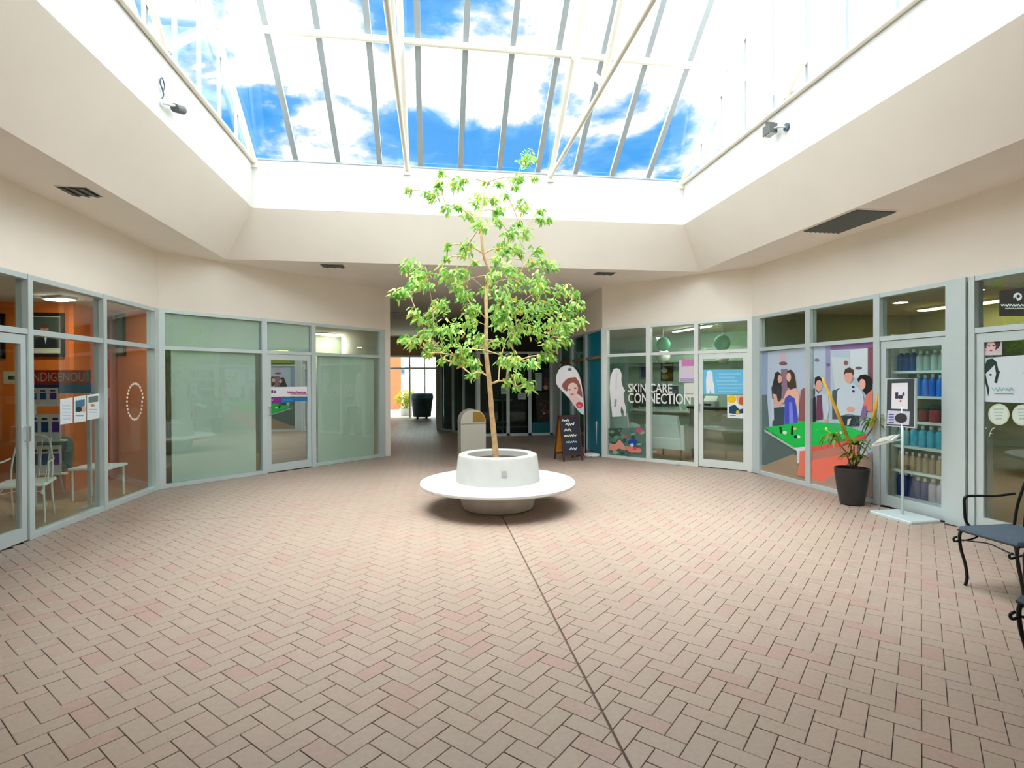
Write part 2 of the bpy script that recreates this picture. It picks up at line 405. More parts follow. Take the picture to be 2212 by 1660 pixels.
# hall behind the pier on the left, hall end, near end of the court behind the camera
def solid(name, a, b, label, z0=0, z1=HC, t=.12, m='beige'):
    fr = Frame(a, b); return wallseg(name, fr, 0, fr.L, label, z0, z1, t, 0, m)
solid('wall_hall_left', (-2.1, 13.2), F3, 'beige plaster return wall behind the pier at the hall mouth', m='beige')
solid('wall_hall_left_back', (-2.1, 23.6), (-2.1, 13.2), 'beige plaster side wall of the hall')
solid('wall_hall_right_back', (.24, 17.45), (.24, 23.6), 'olive beige side wall beside the exit', m='greywall')
bb = thing('wall_hall_end', 'brown bulkhead above the hall exit', kind='structure')
MB().box(-2.1, 23.6, 2.62, .24, 23.75, HC).build('wall_panel', 'brown', bb)
solid('wall_left_near', (-3.93, -2.4), (-3.912, 3.54), 'beige plaster wall running from the orange office to the entrance')
solid('wall_right_near', (5.60, 3.17), (5.62, -2.4), 'beige plaster wall running from the salon to the entrance')
solid('wall_near', (5.62, -2.4), (-3.93, -2.4), 'beige plaster wall closing the near end of the court')

ce = thing('ceiling', 'flat beige plaster ceiling around the skylight well', kind='structure')
for nm, q in (('a', (-10, -2.4, OX0, 24.2)), ('b', (OX1, -2.4, 11, 24.2)), ('c', (OX0, OY1, OX1, 24.2)), ('d', (OX0, -2.4, OX1, OY0))):
    MB().box(q[0], q[1], HC, q[2], q[3], HC+.12).build('ceiling_panel', 'beige', ce)
def ringpts(x0, y0, x1, y1, z): return [Vector(p) for p in ((x0, y1, z), (x1, y1, z), (x1, y0, z), (x0, y0, z))]
lo = ringpts(OX0, OY0, OX1, OY1, HC); hi = ringpts(IX0, IY0, IX1, IY1, H2)
bk = thing('ceiling_bulkhead', 'sloping beige bulkhead rising to the skylight', kind='structure')
for j in range(4):
    k = (j+1) % 4
    MB().prism([lo[j], lo[k], hi[k], hi[j]], ((0, .14, .03), (.14, 0, .03), (0, -.14, .03), (-.14, 0, .03))[j]).build('slope', 'beige', bk)
up_ = thing('trim_1', 'white plaster upstand below the skylight glazing', kind='structure')
for q in ((IX0-.15, IY1, IX1+.15, IY1+.15), (IX0-.15, IY0-.15, IX1+.15, IY0), (IX0-.15, IY0, IX0, IY1), (IX1, IY0, IX1+.15, IY1)):
    MB().box(q[0], q[1], H2, q[2], q[3], H3).build('upstand_panel', 'white', up_)
for q in ((IX0-.17, IY1-.012, IX1+.17, IY1+.17), (IX0-.17, IY0-.17, IX1+.17, IY0+.012), (IX0-.17, IY0, IX0+.012, IY1), (IX1-.012, IY0, IX1+.17, IY1)):
    MB().box(q[0], q[1], H3, q[2], q[3], H3+.025).build('cap_flashing', 'bar', up_)

# ------------------------------------------------------------------ skylight
sk = thing('window_1', 'gabled glass skylight with white steel trusses', kind='structure')
YM = (IY0+IY1)/2; PT = .715; ZR = H3+.03+(IY1-YM)*PT
def roofz(y): return H3+.03+(IY1-y)*PT if y > YM else H3+.03+(y-IY0)*PT
nb = 11; bw = (IX1-IX0)/nb
for side in (1, -1):
    ye = IY1 if side > 0 else IY0
    for i in range(nb+1):
        x = IX0+bw*i
        hw = .038 if 0 < i < nb else .03
        MB().prism([(x-hw, ye, H3+.03), (x+hw, ye, H3+.03), (x+hw, YM, ZR), (x-hw, YM, ZR)], (0, 0, .07)).build('glazing_bar', 'bar', sk)
    for i in range(nb):
        x = IX0+bw*i
        MB().prism([(x+.02, ye, H3+.075), (x+bw-.02, ye, H3+.075), (x+bw-.02, YM, ZR+.045), (x+.02, YM, ZR+.045)], (0, 0, .008)).build('roof_pane', 'skyglass', sk)
    yp = YM+side*1.24
    MB().tube([(IX0-.03, yp, roofz(yp)-.035), (IX1+.03, yp, roofz(yp)-.035)], .045, 12).build('purlin', 'steelw', sk, True, autos=40)
MB().tube([(IX0, YM, ZR-.02), (IX1, YM, ZR-.02)], .045, 12).build('ridge_beam', 'steelw', sk, True, autos=40)
ng = 9; gw = (IY1-IY0)/ng
for x in (IX0-.02, IX1+.02):
    for i in range(1, ng):
        y = IY0+gw*i
        MB().box(x-.02, y-.02, H3+.02, x+.02, y+.02, roofz(y)).build('gable_mullion', 'bar', sk)
    for i in range(ng):
        y0, y1 = IY0+gw*i, IY0+gw*(i+1)
        pts = [(x, y0, H3+.02), (x, y1, H3+.02), (x, y1, roofz(y1)+.02)]
        if y0 < YM < y1: pts.append((x, YM, ZR+.02))
        pts.append((x, y0, roofz(y0)+.02))
        MB().prism([Vector(p)-Vector((.004, 0, 0)) for p in pts], (.008, 0, 0)).build('gable_pane', 'skyglass', sk)
for i in range(4):
    x = IX0+(IX1-IX0)*i/3; x += (.03, 0, 0, -.03)[i]
    tr = thing('truss', None, loc=(x, YM, H3)); tr.parent = sk
    hy = (IY1-IY0)/2; a = .042
    for sgn in (1, -1):
        MB().tube([(0, sgn*(hy+.02), -.06), (0, sgn*.01, ZR-H3-.05)], a, 10).build('top_chord', 'steelw', tr, True, autos=40)
        yp = sgn*1.24
        MB().tube([(0, 0, .0), (0, yp, roofz(YM+yp)-H3-.05)], .036, 10).build('strut', 'steelw', tr, True, autos=40)
        MB().box(-.05, sgn*hy-.03, -.12, .05, sgn*hy+.02, 0).build('foot_plate', 'steelw', tr)
    MB().tube([(0, -hy, -.04), (0, hy, -.04)], .03, 10).build('tie_beam', 'steelw', tr, True, autos=40)

# ------------------------------------------------------------------ shopfronts
ALU = ['alu']
def member(par, nm, x0, z0, x1, z1, y0=-.0, y1=.1):
    return MB().box(x0, y0, z0, x1, y1, z1).build(nm, ALU[0], par)
def shopfront(name, fr, label, muls, bays, T0=2.02, T1=2.075, head=.05, sill=.055, x1=None):
    """muls: (x0, x1) uprights; bays: (x0, x1, kind) with kind 'g' glazed, 'd' door below"""
    wdw = thing(name, label, loc=fr.loc, rz=fr.rz, kind='structure')
    L = x1 or fr.L
    for a, b in muls: member(wdw, 'mullion', a, 0, b, HF, -.01, .1)
    member(wdw, 'head_rail', 0, HF-head, L, HF, -.004, .1)
    for a, b, kd in bays:
        member(wdw, 'transom', a, T0, b, T1, -.004, .1)
        MB().box(a, .045, T1, b, .053, HF-head).build('top_pane', 'glass', wdw)
        if kd == 'g':
            member(wdw, 'sill_rail', a, 0, b, sill, -.004, .1)
            MB().box(a, .045, sill, b, .053, T0).build('pane', 'glass', wdw)
    return wdw
def shopdoor(name, fr, x0, x1, label, gl='glass', T0=2.02, st=.075, top=.09, bot=.13, hs=1):
    d = thing(name, label, loc=tuple(fr.w(x0, 0, 0)), rz=fr.rz, kind='structure'); W_ = x1-x0
    for a, b in ((.006, st), (W_-st, W_-.006)): MB().box(a, .01, .012, b, .06, T0-.008).build('stile', ALU[0], d)
    MB().box(st, .01, T0-.008-top, W_-st, .06, T0-.008).build('top_rail', ALU[0], d)
    MB().box(st, .01, .012, W_-st, .06, .012+bot).build('bottom_rail', ALU[0], d)
    MB().box(st, .033, .012+bot, W_-st, .04, T0-.008-top).build('pane', gl, d)
    hx = st*.5 if hs < 0 else W_-st*.5
    MB().tube([(hx, .012, .98), (hx, -.045, .98), (hx, -.045, 1.12), (hx, .012, 1.12)], .009, 8).build('handle', 'chrome', d, True, autos=50)
    return d
LA = FA.L
shopfront('window_2', FA, 'aluminium shopfront of the orange walled office',
          [(0, .08), (LA-3.66, LA-3.58), (LA-2.575, LA-2.506), (LA-1.34, LA-1.269), (LA-.11, LA+.0)],
          [(.08, LA-3.66, 'g'), (LA-3.58, LA-2.575, 'd'), (LA-2.506, LA-1.34, 'g'), (LA-1.269, LA-.11, 'g')])
shopdoor('door_1', FA, LA-3.58, LA-2.575, 'aluminium glass door of the orange walled office')
shopfront('window_3', FB, 'aluminium shopfront with frosted green panes',
          [(0, .085), (1.55, 1.64), (2.48, 2.565), (4.04, FB.L)],
          [(.085, 1.55, 'g'), (1.64, 2.48, 'd'), (2.565, 4.04, 'g')])
shopdoor('door_2', FB, 1.64, 2.48, 'aluminium glass door between the frosted panes', gl='mirror', hs=-1)
ALU[0] = 'aluw'
shopfront('window_4', FC, 'white aluminium shopfront of the skin care shop',
          [(0, .11), (.955, 1.04), (1.89, 1.965), (2.81, FC.L)],
          [(.11, .955, 'g'), (1.04, 1.89, 'g'), (1.965, 2.81, 'd')])
shopdoor('door_3', FC, 1.965, 2.81, 'white framed glass door of the skin care shop', hs=-1)
ALU[0] = 'alu'
shopfront('window_5', FD, 'aluminium shopfront of the hair salon with printed windows',
          [(0, .2), (1.245, 1.34), (2.42, 2.51), (3.59, 3.65), (4.62, 4.7), (DL-.08, DL)],
          [(.2, 1.245, 'g'), (1.34, 2.42, 'g'), (2.51, 3.36, 'd'), (3.65, 4.62, 'd'), (4.7, DL-.08, 'g')], x1=DL)
shopdoor('door_4', FD, 2.51, 3.36, 'aluminium glass door with product shelves behind it', hs=-1)
shopdoor('door_5', FD, 3.65, 4.62, 'aluminium salon door with white stickers on the glass', hs=1)
pc = thing('trim_2', 'broad pale column between the two salon doors', loc=FD.loc, rz=FD.rz, kind='structure')
MB().box(3.36, -.03, 0, 3.575, .16, HF).build('column_casing', 'alu', pc)

# frosted film behind the panes of window_3
fm = thing('window_film', 'pale green frosted film and blind behind the end shopfront panes', 'blind', loc=FB.loc, rz=FB.rz)
for a, b, z0, z1 in ((.19, 1.47, .06, 2.02), (2.64, 3.93, .06, 2.02), (.09, 1.545, 2.08, 2.55), (1.645, 2.47, 2.08, 2.55)):
    MB().box(a, .058, z0, b, .066, z1).build('film_sheet', 'film', fm)

# hall side wall panels
hp = thing('window_6', 'teal panelled hall side of the skin care shop', loc=FH.loc, rz=FH.rz, kind='structure')
LH = FH.L
segs = [(15.24-14.35, 15.24-13.25, 'dteal'), (15.24-13.05, 15.24-12.0, 'hallglass'), (15.24-11.85, 15.24-10.72, 'teal')]
for a, b, m in segs:
    MB().box(a, .03, .02, b, .06, 2.0).build('panel', m, hp); MB().box(a, .03, 2.06, b, .06, HF-.04).build('panel', m, hp)
for a, b in ((.0, .89), (15.24-13.25, 15.24-13.05), (15.24-12.0, 15.24-11.85), (LH-.05, LH-.0)):
    MB().box(a, -.02, 0, b, .1, HF).build('mullion', 'alu', hp)
MB().box(.89, -.01, 2.0, LH-.05, .1, 2.06).build('transom', 'brown', hp); MB().box(.89, -.01, HF-.04, LH-.05, .1, HF).build('head_rail', 'alu', hp)

# dark cafe front at the back of the hall
cf = thing('window_7', 'dark teal cafe shopfront at the back of the hall', loc=FG.loc, rz=FG.rz, kind='structure')
for a in (0, .83, 1.45, FG.L-.1): MB().box(a, -.02, 0, a+.09, .08, 2.35).build('mullion', 'alu', cf)
MB().box(0, -.02, 0, FG.L, .08, .07).build('sill_rail', 'alu', cf); MB().box(0, -.01, 2.3, FG.L, .08, 2.37).build('head_rail', 'alu', cf)
for a, b in ((.09, .83), (.92, 1.45), (1.54, FG.L-.1)): MB().box(a, .03, .07, b, .04, 2.3).build('pane', 'hallglass', cf)
MB().box(1.54, .0, .07, FG.L-.1, .028, .36).build('kick_panel', 'dteal', cf)
MB().box(-.05, .0, 2.37, FG.L, .12, HC).build('fascia', 'black', cf)
kd = thing('window_8', 'dark angled glass entry beside the cafe front', loc=FK.loc, rz=FK.rz, kind='structure')
for a in (0, .85, 1.55, FK.L-.06): MB().box(a, -.02, 0, a+.06, .08, 2.35).build('mullion', 'alu', kd)
MB().box(0, -.02, 0, FK.L, .08, .06).build('sill_rail', 'alu', kd); MB().box(0, -.01, 2.3, FK.L, .08, 2.37).build('head_rail', 'alu', kd)
for a, b in ((.06, .85), (.91, 1.55), (1.61, FK.L-.06)): MB().box(a, .03, .06, b, .04, 2.3).build('pane', 'hallglass', kd)
MB().box(0, .0, 2.37, FK.L, .12, HC).build('fascia', 'black', kd)
ci = thing('wall_cafe', 'dark walls inside the cafe', kind='structure')
MB().box(.36, 18.2, 0, 4.6, 18.3, 2.9).build('wall_panel', 'cafewall', ci); MB().box(3.5, 15.3, 0, 3.6, 18.2, 2.9).build('wall_panel', 'cafewall', ci)
MB().box(.3, 15.25, 2.7, 3.6, 18.3, 2.78).build('ceiling_panel', 'cafewall', ci)

# exit at the far end of the hall
ex = thing('window_9', 'glazed exit doors at the far end of the hall', loc=FE.loc, rz=FE.rz, kind='structure')
for a in (0, 1.1, 1.75, FE.L-.07): MB().box(a, -.02, 0, a+(.07 if a != 1.75 else .04), .08, 2.62).build('mullion', 'alu', ex)
for z in (2.05, 2.56): MB().box(.07, -.01, z, FE.L-.07, .08, z+.075).build('transom', 'alu', ex)
for a, b in ((.07, 1.1), (1.17, FE.L-.07)):
    MB().box(a, .03, 2.125, b, .037, 2.56).build('top_pane', 'glass', ex)
    MB().box(a, .03, .02, b, .037, 2.05).build('pane', 'glass', ex)

# ------------------------------------------------------------------ shop interiors (walls, ceilings, floors)
def struct(name, mb, m, label, fr=None):
    o = mb.build(name, m)
    if fr: o.location = fr.loc; o.rotation_euler = (0, 0, fr.rz)
    return tag(o, label, kind='structure')
fp = Frame((-6.0, 10.628), F2)
struct('wall_office_back', MB().box(-9, 8.45, 0, -5.08, 8.55, 2.66), 'orange', 'orange office wall with the framed portraits')
struct('wall_office_recess', MB().box(-5.12, 8.55, 0, -5.02, 9.7, 2.66), 'orange', 'orange return wall at the recess of the office')
struct('wall_office_partition', MB().box(0, -.02, 0, fp.L-.16, .03, 2.66), 'orange', 'angled orange partition wall of the office', fp)
struct('wall_office_side', MB().box(-9.1, 3.3, 0, -9, 8.55, 2.66), 'orange', 'orange far side wall of the office')
struct('wall_office_front', MB().box(-9, 3.3, 0, -4.05, 3.4, 2.66), 'orange', 'orange wall of the office toward the entrance')
struct('ceiling_office', MB().box(-9, 3.4, 2.66, -3.98, 10.6, 2.74), 'ceil2', 'plain ceiling of the orange office')
struct('floor_office', MB().box(-9, 3.4, -.01, -4.0, 10.6, .006), 'vinyl', 'tan vinyl floor of the orange office')
struct('wall_frosted_back', MB().box(.1, 2.6, 0, 5.25, 2.7, 2.66), 'greywall', 'grey green back wall of the frosted shop', FB)
struct('wall_frosted_side', MB().box(.02, .12, 0, .1, 2.7, 2.66), 'greywall', 'grey green side wall of the frosted shop', FB)
struct('ceiling_frosted', MB().prism([(.03, .12, 2.66), (4.22, .12, 2.66), (4.6, 2.0, 2.66), (5.2, 2.6, 2.66), (.03, 2.6, 2.66)], (0, 0, .08)), 'ceil2', 'plain ceiling of the frosted shop', FB)
struct('floor_frosted', MB().prism([(.03, .12, -.01), (4.22, .12, -.01), (4.6, 2.0, -.01), (5.2, 2.6, -.01), (.03, 2.6, -.01)], (0, 0, .016)), 'vinyl', 'tan vinyl floor of the frosted shop', FB)
struct('wall_skin_back', MB().box(-3.3, 3.3, 0, 3.4, 3.4, 2.66), 'mint', 'pale mint back wall of the skin care shop', FC)
struct('wall_skin_side', MB().box(2.93, .13, 0, 3.03, 3.3, 2.66), 'mint', 'pale mint side wall of the skin care shop', FC)
struct('ceiling_skin', MB().prism([(.02, .12, 2.66), (2.93, .12, 2.66), (2.93, 3.3, 2.66), (-3.1, 3.3, 2.66)], (0, 0, .08)), 'ceil2', 'plain ceiling of the skin care shop', FC)
struct('floor_skin', MB().prism([(.02, .12, -.01), (2.93, .12, -.01), (2.93, 3.3, -.01), (-3.1, 3.3, -.01)], (0, 0, .016)), 'timber', 'timber floor of the skin care shop', FC)
struct('trim_3', MB().box(-2.6, 2.9, 1.98, 2.9, 3.3, 2.3), 'mint', 'pale mint bulkhead along the back of the skin care shop', FC)
struct('wall_salon_side', MB().box(5.5, 8.42, 0, 9.6, 8.52, 2.66), 'greywall', 'grey side wall of the salon next to the skin care shop')
struct('wall_salon_back', MB().box(9.5, 3.1, 0, 9.6, 8.42, 2.66), 'greywall', 'grey back wall of the salon')
struct('wall_salon_front', MB().box(5.75, 3.0, 0, 9.6, 3.1, 2.66), 'greywall', 'grey wall of the salon toward the entrance')
struct('ceiling_salon', MB().box(5.62, 3.1, 2.66, 9.5, 8.42, 2.74), 'ceil2', 'plain ceiling of the salon')
struct('floor_salon', MB().box(5.62, 3.1, -.01, 9.5, 8.42, .006), 'vinyl', 'tan vinyl floor of the salon')
struct('trim_4', MB().box(8.2, 3.1, 2.2, 8.4, 8.42, 2.66), 'greywall', 'grey bulkhead inside the salon')
# ground and buildings outside the exit
gr = tag(MB().box(-14, 24.2, -.2, 12, 40, -.02).build('ground_outside', 'asphalt'), 'pale paved forecourt beyond the exit doors', kind='structure')

# ------------------------------------------------------------------ flat prints and lettering
class Print:
    """flat printed sheet on a frame plane: stacked colour areas a fraction of a millimetre apart"""
    def __init__(s, fr, y, crop=None): s.fr, s.y, s.crop, s.mb, s.n = fr, y, crop, MB(), 0
    def xy(s, p):
        if s.crop: u0, v0, k = s.crop; return s.fr.px(u0+p[0]/k, v0+p[1]/k, s.y)
        return p
    def area(s, pts, col):
        q = [s.xy(p) for p in pts]; yy = s.y-.0005*s.n
        s.mb.poly([(x, yy, z) for x, z in q], col); s.n += 1; return s
    def sheet(s, pts, col, th=.002):
        q = [s.xy(p) for p in pts]; i = len(s.mb.v); s.mb.prism([(x, s.y, z) for x, z in q], (0, th, 0)); s.mb.c += [col]*(len(s.mb.v)-i); s.mb.hascol = True; s.n += 1; return s
    def oval(s, cx, cy, rx, ry, col, n=18): return s.area([(cx+rx*math.cos(2*math.pi*i/n), cy+ry*math.sin(2*math.pi*i/n)) for i in range(n)], col)
    def rect(s, x0, y0, x1, y1, col): return s.area([(x0, y0), (x1, y0), (x1, y1), (x0, y1)], col)
    def stroke(s, pts, wd, col):
        for a, b in zip(pts, pts[1:]):
            d = Vector((b[0]-a[0], b[1]-a[1])); 
            if d.length == 0: continue
            n = Vector((-d.y, d.x)).normalized()*wd/2
            s.area([(a[0]+n.x, a[1]+n.y), (b[0]+n.x, b[1]+n.y), (b[0]-n.x, b[1]-n.y), (a[0]-n.x, a[1]-n.y)], col)
        return s
    def scribble(s, x0, y, x1, h, wd, col, step=None, rnd=None):
        rr = rnd or random; st = step or h*.45; x = x0; pts = []; k = 0
        while x < x1:
            pts.append((x, y+(h/2 if k % 2 else -h/2)*rr.uniform(.5, 1))); x += st*rr.uniform(.7, 1.2); k += 1
        return s.stroke(pts, wd, col)
    def build(s, name, label=None, cat=None, parent=None, group=None):
        # the fan triangles of every area face the court
        o = s.mb.build(name, 'print', parent)
        if parent is None: o.location = s.fr.loc; o.rotation_euler = (0, 0, s.fr.rz); tag(o, label, cat, group)
        return o
def textmesh(txt, size, extrude=.001, bold=0.0):
    cu = bpy.data.curves.new('lettering', 'FONT'); cu.body = txt; cu.size = size; cu.extrude = extrude; cu.offset = bold
    cu.align_x = 'LEFT'; cu.resolution_u = 3
    o = bpy.data.objects.new('lettering', cu); COL.objects.link(o)
    dg = bpy.context.evaluated_depsgraph_get(); dg.update()
    me = bpy.data.meshes.new_from_object(o.evaluated_get(dg)); bpy.data.objects.remove(o); bpy.data.curves.remove(cu)
    return me
def lettering(name, txt, fr, x, y, z, width, height, mtl, parent=None, bold=0.0):
    """lettering stretched to a given width and cap height, standing upright on a frame plane"""
    me = textmesh(txt, 1.0, .0, bold); xs = [v.co.x for v in me.vertices]; ys = [v.co.y for v in me.vertices]
    sx_, sy_ = width/(max(xs)-min(xs)), height/(max(ys)-min(ys)); x0, y0 = min(xs), min(ys)
    for v in me.vertices: v.co = ((v.co.x-x0)*sx_+x, y, (v.co.y-y0)*sy_+z)
    me.materials.clear(); me.materials.append(M[mtl])
    o = bpy.data.objects.new(name, me); COL.objects.link(o)
    if parent: o.parent = parent
    else: o.location = fr.loc; o.rotation_euler = (0, 0, fr.rz)
    return o

# ------------------------------------------------------------------ planter seat, tree
PX, PY = .785, 6.66
pl = thing('planter_bench', 'round white concrete planter with a ring seat around its waist', 'planter', (PX, PY, 0))
MB().lathe([(.40, 0), (.425, .01), (.445, .06), (.505, .275), (.5, .29)], 64).build('base', 'concb', pl, True, autos=40)
MB().lathe([(.46, .272), (.93, .282), (.945, .295), (.945, .315), (.935, .33), (.92, .335), (.52, .338), (.46, .338)], 72).build('ring_seat', 'conc', pl, True, autos=30)
MB().lathe([(.515, .33), (.512, .36), (.487, .62), (.475, .652), (.455, .662), (.385, .662), (.37, .65), (.355, .56), (.0, .56)], 64).build('bowl', 'conc', pl, True, autos=35)
MB().lathe([(.362, .555), (.362, .585), (.25, .6), (0, .605)], 40).build('soil', 'soil', pl, True, autos=40)
a = math.atan2(atY(1089, 1012, PY-.5).y-PY, atY(1089, 1012, PY-.5).x-PX)
pq = Vector((math.cos(a), math.sin(a), 0)); pt_ = Vector((-pq.y, pq.x, 0)); c0 = pq*.503+Vector((0, 0, .49)); up3 = (Vector((0, 0, 1))-pq*.095).normalized()
MB().prism([c0+pt_*sx*.03+up3*sz*.032 for sx, sz in ((-1, -1), (1, -1), (1, 1), (-1, 1))], pq*.004).build('plaque', mat('plaque grey', (176, 172, 178), .5), pl)

tree = thing('fig_tree', 'slender weeping fig tree with a loose bright green crown', 'tree', (PX, PY, .6))
TO = Vector((PX, PY, .6))
trunk_px = [(1072, 990), (1068, 950), (1063, 900), (1060, 860), (1056, 815), (1051, 770), (1050, 730), (1051, 690), (1050, 650), (1053, 618), (1062, 595), (1052, 572), (1044, 548), (1040, 510), (1038, 470), (1043, 430), (1050, 400)]
trunk = []
for i, (u, v) in enumerate(trunk_px):
    trunk.append(atY(u, v, PY+.04*math.sin(i*.8))-TO)
trunk[0].z = -.03
trr = [.036-.0016*i for i in range(len(trunk))]; trr = [max(r, .008) for r in trr]; trr[0] = .045
def smooth(pts, rr, k=4):
    P_, Q_ = [], []
    for i in range(len(pts)-1):
        p0, p1, p2, p3 = pts[max(i-1, 0)], pts[i], pts[i+1], pts[min(i+2, len(pts)-1)]
        for j in range(k):
            s = j/k
            P_.append(.5*((2*p1)+(p2-p0)*s+(2*p0-5*p1+4*p2-p3)*s*s+(3*p1-p0-3*p2+p3)*s**3)); Q_.append(rr[i]*(1-s)+rr[i+1]*s)
    P_.append(pts[-1]); Q_.append(rr[-1]); return P_, Q_
tp, tr_ = smooth(trunk, trr, 3)
tr_ = [r*random.uniform(.93, 1.08) for r in tr_]
MB().tube(tp, tr_, 10).build('trunk', 'bark', tree, True)
CL = [(755,100,50),(700,200,35),(790,195,15),(320,175,20),(390,225,40),(270,285,40),(310,235,25),(440,205,12),(550,220,15),(610,225,18),(155,262,18),(345,360,22),(400,345,20),(510,310,40),(585,310,20),(645,285,15),(690,240,15),(730,340,40),(605,370,35),(460,385,35),(520,440,40),(610,425,25),(815,365,20),(825,415,25),(865,410,15),(710,430,20),(660,480,35),(740,480,35),(450,545,45),(430,590,25),(355,545,18),(345,610,18),(640,560,50),(710,570,40),(800,570,30),(845,620,40),(890,650,25),(770,630,30),(490,630,15),
(160,650,50),(220,690,50),(90,790,30),(140,780,30),(190,740,35),(250,745,35),(340,690,50),(420,690,50),(400,760,40),(310,850,55),(260,890,30),(180,885,30),(200,920,25),(270,940,30),(440,800,50),(540,780,30),(480,870,45),(360,970,55),(450,940,60),(280,980,30),(230,1000,45),(160,1030,35),(120,1025,15),(260,1060,45),(330,1070,45),(420,1080,50),(500,1030,50),(420,1130,40),(480,1140,25),(400,1110,25),(250,1100,20),(320,1130,20),
(700,720,60),(800,720,55),(830,770,50),(620,790,50),(700,860,60),(610,880,50),(780,870,55),(860,850,50),(930,770,40),(990,790,30),(1010,850,40),(1020,930,35),(950,880,45),(960,950,45),(880,950,55),(800,970,60),(700,960,60),(630,940,45),(600,1040,40),(680,1020,35),(870,1050,45),(940,1030,40),(830,1110,30),(870,1110,35),(780,1150,35),(660,1130,50),(620,1140,25),(700,1140,25),(500,1190,30),(470,1210,15),(650,1240,25),(710,1230,30),(760,1260,35),(700,1270,20),(690,1210,25),(580,700,40),(650,660,40),(600,620,35),(930,990,40)]
rn = random.Random(11); cl = []
for (x, y, r) in CL:
    u, v = 820+x/2.371, 300+y/2.371
    lat = abs(u-1052)/FPX*PY; Rm = (1.2 if v > 540 else .55) if v < 800 else .55
    h = math.sqrt(max(Rm*Rm-lat*lat, .02)); dy = rn.uniform(-.8, .8)*h
    rad = r/2.371/FPX*PY
    cl.append((atY(u, v, PY+dy)-TO, rad))
# limbs: every leaf clump joins the nearest wood below it
nodes = [(p, None, 0) for p in tp[8:]]; npar = [None]*len(nodes); cnt = [0]*len(nodes); isb = [False]*len(nodes)
npos = [p for p in tp[8:]]
order = sorted(range(len(cl)), key=lambda i: Vector((cl[i][0].x, cl[i][0].y)).length)
tips = []
for i in order:
    p = cl[i][0]; best, bi = 1e9, 0
    for j, q in enumerate(npos):
        d = (p-q).length; cost = d+max(0, q.z-p.z+.05)*1.2
        if not isb[j]: cost += .10
        if cost < best and d > .04: best, bi = cost, j
    q = npos[bi]; par = bi; d = (p-q).length; ns = max(2, int(d/.12))
    side = Vector((rn.uniform(-1, 1), rn.uniform(-1, 1), 0))*.08*d; lift = Vector((0, 0, .10*d))
    for k in range(1, ns+1):
        s = k/ns; pos = q.lerp(p, s)+(side+lift)*math.sin(math.pi*s)*.8
        npos.append(pos); npar.append(par); isb.append(True); cnt.append(0); par = len(npos)-1
    tips.append(par); j = par
    while j is not None: cnt[j] += 1; j = npar[j]
limbs = {}
for j in range(len(npos)):
    if npar[j] is None: continue
    i = npar[j]; r1 = .0025+.0018*math.sqrt(cnt[j]); r0 = min(.0025+.0018*math.sqrt(cnt[i]), r1*1.5) if isb[i] else r1*1.2
    k = j
    while npar[k] is not None and isb[npar[k]]: k = npar[k]
    limbs.setdefault(npar[k], MB()).tube([npos[i], npos[j]], [r0, r1], 5, cap=False)
for k in sorted(limbs): limbs[k].build('branch', 'bark', tree, True)
def leafgeo(mb, c, d, nrm, L, wd):
    d = d.normalized(); s = d.cross(nrm).normalized(); n = s.cross(d)
    P_ = [c, c+d*L*.35+s*wd*.5-n*wd*.12, c+d*L*.35-s*wd*.5-n*wd*.12, c+d*L*.4+n*wd*.05, c+d*L*.75+s*wd*.28-n*wd*.25, c+d*L*.75-s*wd*.28-n*wd*.25, c+d*L-n*wd*.5]
    i = len(mb.v); mb.v += [tuple(p) for p in P_]
    mb.f += [(i, i+3, i+1), (i, i+2, i+3), (i+1, i+3, i+6, i+4), (i+3, i+2, i+5, i+6)]
lv = []
for (p, rad) in cl:
    nl = int(20+rad*rad*3600)
    for k in range(nl):
        o = Vector((rn.gauss(0, 1), rn.gauss(0, 1), rn.gauss(0, .8))); o = o.normalized()*rad*rn.random()**.5*1.1
        out = Vector((p.x, p.y, 0)); out = out.normalized() if out.length > .01 else Vector((1, 0, 0))
        d = Vector((rn.gauss(0, .7), rn.gauss(0, .7), -rn.uniform(.1, 1.1)))+out*.4
        nrm = Vector((rn.gauss(0, .6), rn.gauss(0, .6), 1)).normalized()
        lv.append((p+o, d, nrm, rn.uniform(.06, .09), rn.uniform(.028, .038)))
def camdist(l): return (l[0]+TO-Vector((0, 0, CAMH))).length
lv.sort(key=camdist)
lmesh = []
for k in range(6):
    mb = MB(); leafgeo(mb, Vector((0, 0, 0)), Vector((1, 0, -.05*k)), Vector((0, 0, 1)), .072+.003*(k % 3), .033); lmesh.append(mb.mesh('leaf', 'leaf', True))
for k, l in enumerate(lv[:300]):
    o = bpy.data.objects.new('leaf', lmesh[k % 6]); COL.objects.link(o); o.parent = tree
    X = l[1].normalized(); Yv = l[2].cross(X).normalized(); Zv = X.cross(Yv)
    o.matrix_local = Matrix(((X.x, Yv.x, Zv.x, l[0].x), (X.y, Yv.y, Zv.y, l[0].y), (X.z, Yv.z, Zv.z, l[0].z), (0, 0, 0, 1)))
fo = MB()
for l in lv[300:]: leafgeo(fo, *l)
tag(fo.build('foliage', 'leaf', tree, True), kind='stuff')

